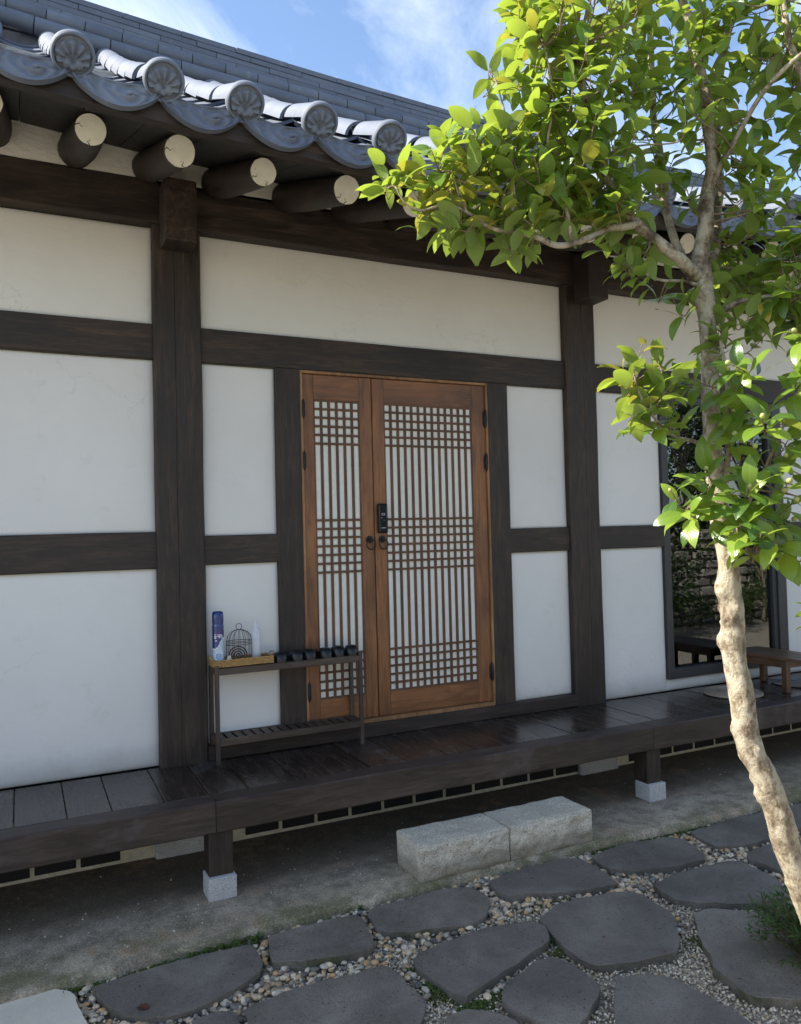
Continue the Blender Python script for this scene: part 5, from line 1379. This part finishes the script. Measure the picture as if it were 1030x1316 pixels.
for i in order[296:]:
    p,m3,ln,vr,yel=leaves[i]; V_,F_,UV=LG[vr]; A=np.array(m3)*ln
    VV.append(V_@A.T+np.array(tuple(p-TO))); FF.append(F_+off); UU.append(UV); MI.append(np.full(len(F_),1 if yel else 0)); off+=len(V_)
o=put('foliage',np_mesh('foliage',np.concatenate(VV),np.concatenate(FF),[M['leaf'],M['leaf_y']],mi=np.concatenate(MI),smooth=True,uv=np.concatenate(UU)),tree); setp(o,kind='stuff')
bm_=MB().lathe([(.001,0),(.0045,.003),(.0062,.008),(.0045,.013),(.001,.0155)],(0,0,0),10).mesh('bud',M['bud'],smooth=True)
for p,d in buds[:70]:
    o=put('bud',bm_,tree,p-TO); o.rotation_euler=d.to_track_quat('Z','Y').to_euler(); s=tr_.uniform(.7,1.15); o.scale=(s,s,s)
print('leaves',len(leaves),'buds',len(buds))

# ================================================================ garden behind the viewer (seen mirrored in the window)
gw=empty('garden_wall',(6,-5.8,-.07)); setp(gw,'old dry stone garden wall mirrored in the dark window glass','garden wall')
o=bx('wall_core',(-9,-6.15,-.1),(20,-5.75,1.62),M['wallstone'],None,0); o.location=Vector(o.location)-Vector(gw.location); o.parent=gw
sv=[]
for s_ in range(6):
    mb=rough_like=MB(); mb.box((0,0,0),(1,1,1),.16); me=mb.mesh('stone',M['wallstone'],smooth=False)
    for v_ in me.vertices: v_.co+=Vector((noise.noise(v_.co*1.6+Vector((s_*9,0,0))),noise.noise(v_.co*1.6+Vector((0,s_*9,0))),noise.noise(v_.co*1.6+Vector((0,0,s_*9)))))*.16
    sv.append(me)
cnt=0; z=-.02
while z<1.6:
    h=rng.uniform(.12,.19); x=8.6+rng.uniform(0,.2)
    while x<15.6:
        w_=rng.uniform(.22,.52); 
        put('stone',rng.choice(sv),gw,Vector((x+w_/2,-5.73+rng.uniform(-.03,.03),z+h/2))-Vector(gw.location),(rng.uniform(-.06,.06),rng.uniform(-.05,.05),rng.uniform(-.06,.06)),(w_*.96,.20,h*.94)); x+=w_+.01; cnt+=1
    z+=h+.008
def leafy_tree(loc,h,rad,seed,name,label,m_,n_=3800,cat='tree',lsz=.07,trunk=True,zlo=.25,group=None):
    rr=random.Random(seed); root=empty(name,loc); st=MB()
    st.tube(smoothpath([(0,0,0),(rad*.05,.03,h*.35),(-rad*.04,0,h*.62),(0,.02,h*.9)],4),[.045*h/2.5*(1-.06*i) for i in range(13)],10,wob=.2)
    lob=[]
    for i in range(16):
        a=rr.uniform(0,6.28); zz=rr.uniform(zlo,1)*h; q=rad*rr.uniform(.35,.8)*(1.1-.6*abs(zz/h-.55)); c=Vector((math.cos(a)*q,math.sin(a)*q,zz)); lob.append((c,rad*rr.uniform(.28,.5)))
        st.tube(smoothpath([(0,0,zz*.6),c*.5+Vector((0,0,zz*.35)),c],3),[.014*h/2.5*(1-.1*j) for j in range(7)],5)
    obj('trunk' if trunk else 'stems',st,M['bark'],root,smooth=True)
    V_=[];F_=[];UV=[]
    for i in range(n_):
        c,r_=rr.choice(lob); d=Vector((rr.gauss(0,1),rr.gauss(0,1),rr.gauss(0,1))).normalized(); p=c+d*r_*rr.uniform(.5,1.0)
        if p.z<.03: continue
        a=(d+Vector((rr.uniform(-1,1),rr.uniform(-1,1),rr.uniform(-1,.6)))).normalized(); s=a.cross(d+Vector((.01,.3,.2))).normalized(); ln=lsz*rr.uniform(.6,1.2); o=len(V_)
        V_+= [p,p+a*ln*.45+s*ln*.24,p+a*ln,p+a*ln*.45-s*ln*.24]; UV+=[(.5,0),(1,.5),(.5,1),(0,.5)]; F_.append((o,o+1,o+2,o+3))
    o=put('crown',np_mesh('crown',[tuple(v) for v in V_],F_,m_,uv=UV),root); setp(o,kind='stuff'); setp(root,label,cat,group); return root
leafy_tree((12.0,-5.35,-.07),1.7,.45,5,'bush','light green bush before the stone wall mirrored in the window',M['shrub'],2600,'bush',.06,False,.15)
leafy_tree((8.6,-4.7,-.07),2.9,.9,9,'garden_tree','small tree shading the stone wall in the mirrored garden',M['hedge'],4200,'tree',.09)
leafy_tree((11.6,-4.4,-.07),3.3,.7,10,'garden_tree','second tree before the stone wall in the mirrored garden',M['hedge'],3600,'tree',.09,zlo=.45)
for k,(x,y) in enumerate(((9.6,-5.35),(10.5,-5.4),(11.3,-5.3),(12.7,-5.4))):
    leafy_tree((x,y,-.07),.55,.30,50+k,'low_shrub',['round low shrub at the left foot of the mirrored stone wall','second low shrub along the mirrored stone wall','third low shrub along the mirrored stone wall','low shrub at the right foot of the mirrored stone wall'][k],M['shrub'],900,'shrub',.05,False,.1,group='low shrubs along the garden wall')
for k,(x,y,h) in enumerate(((7.6,-7.8,5.2),(10.2,-8.1,5.8),(12.6,-7.7,5.0),(15.0,-8.2,5.6),(4.5,-8.7,5.0),(17.6,-7.8,5.3))):
    leafy_tree((x,y,-.07),h,1.5,30+k,'evergreen_tree','dark evergreen tree rising behind the garden wall',M['hedge'],5200,'tree',.15,zlo=.2,group='evergreen trees behind the garden wall')
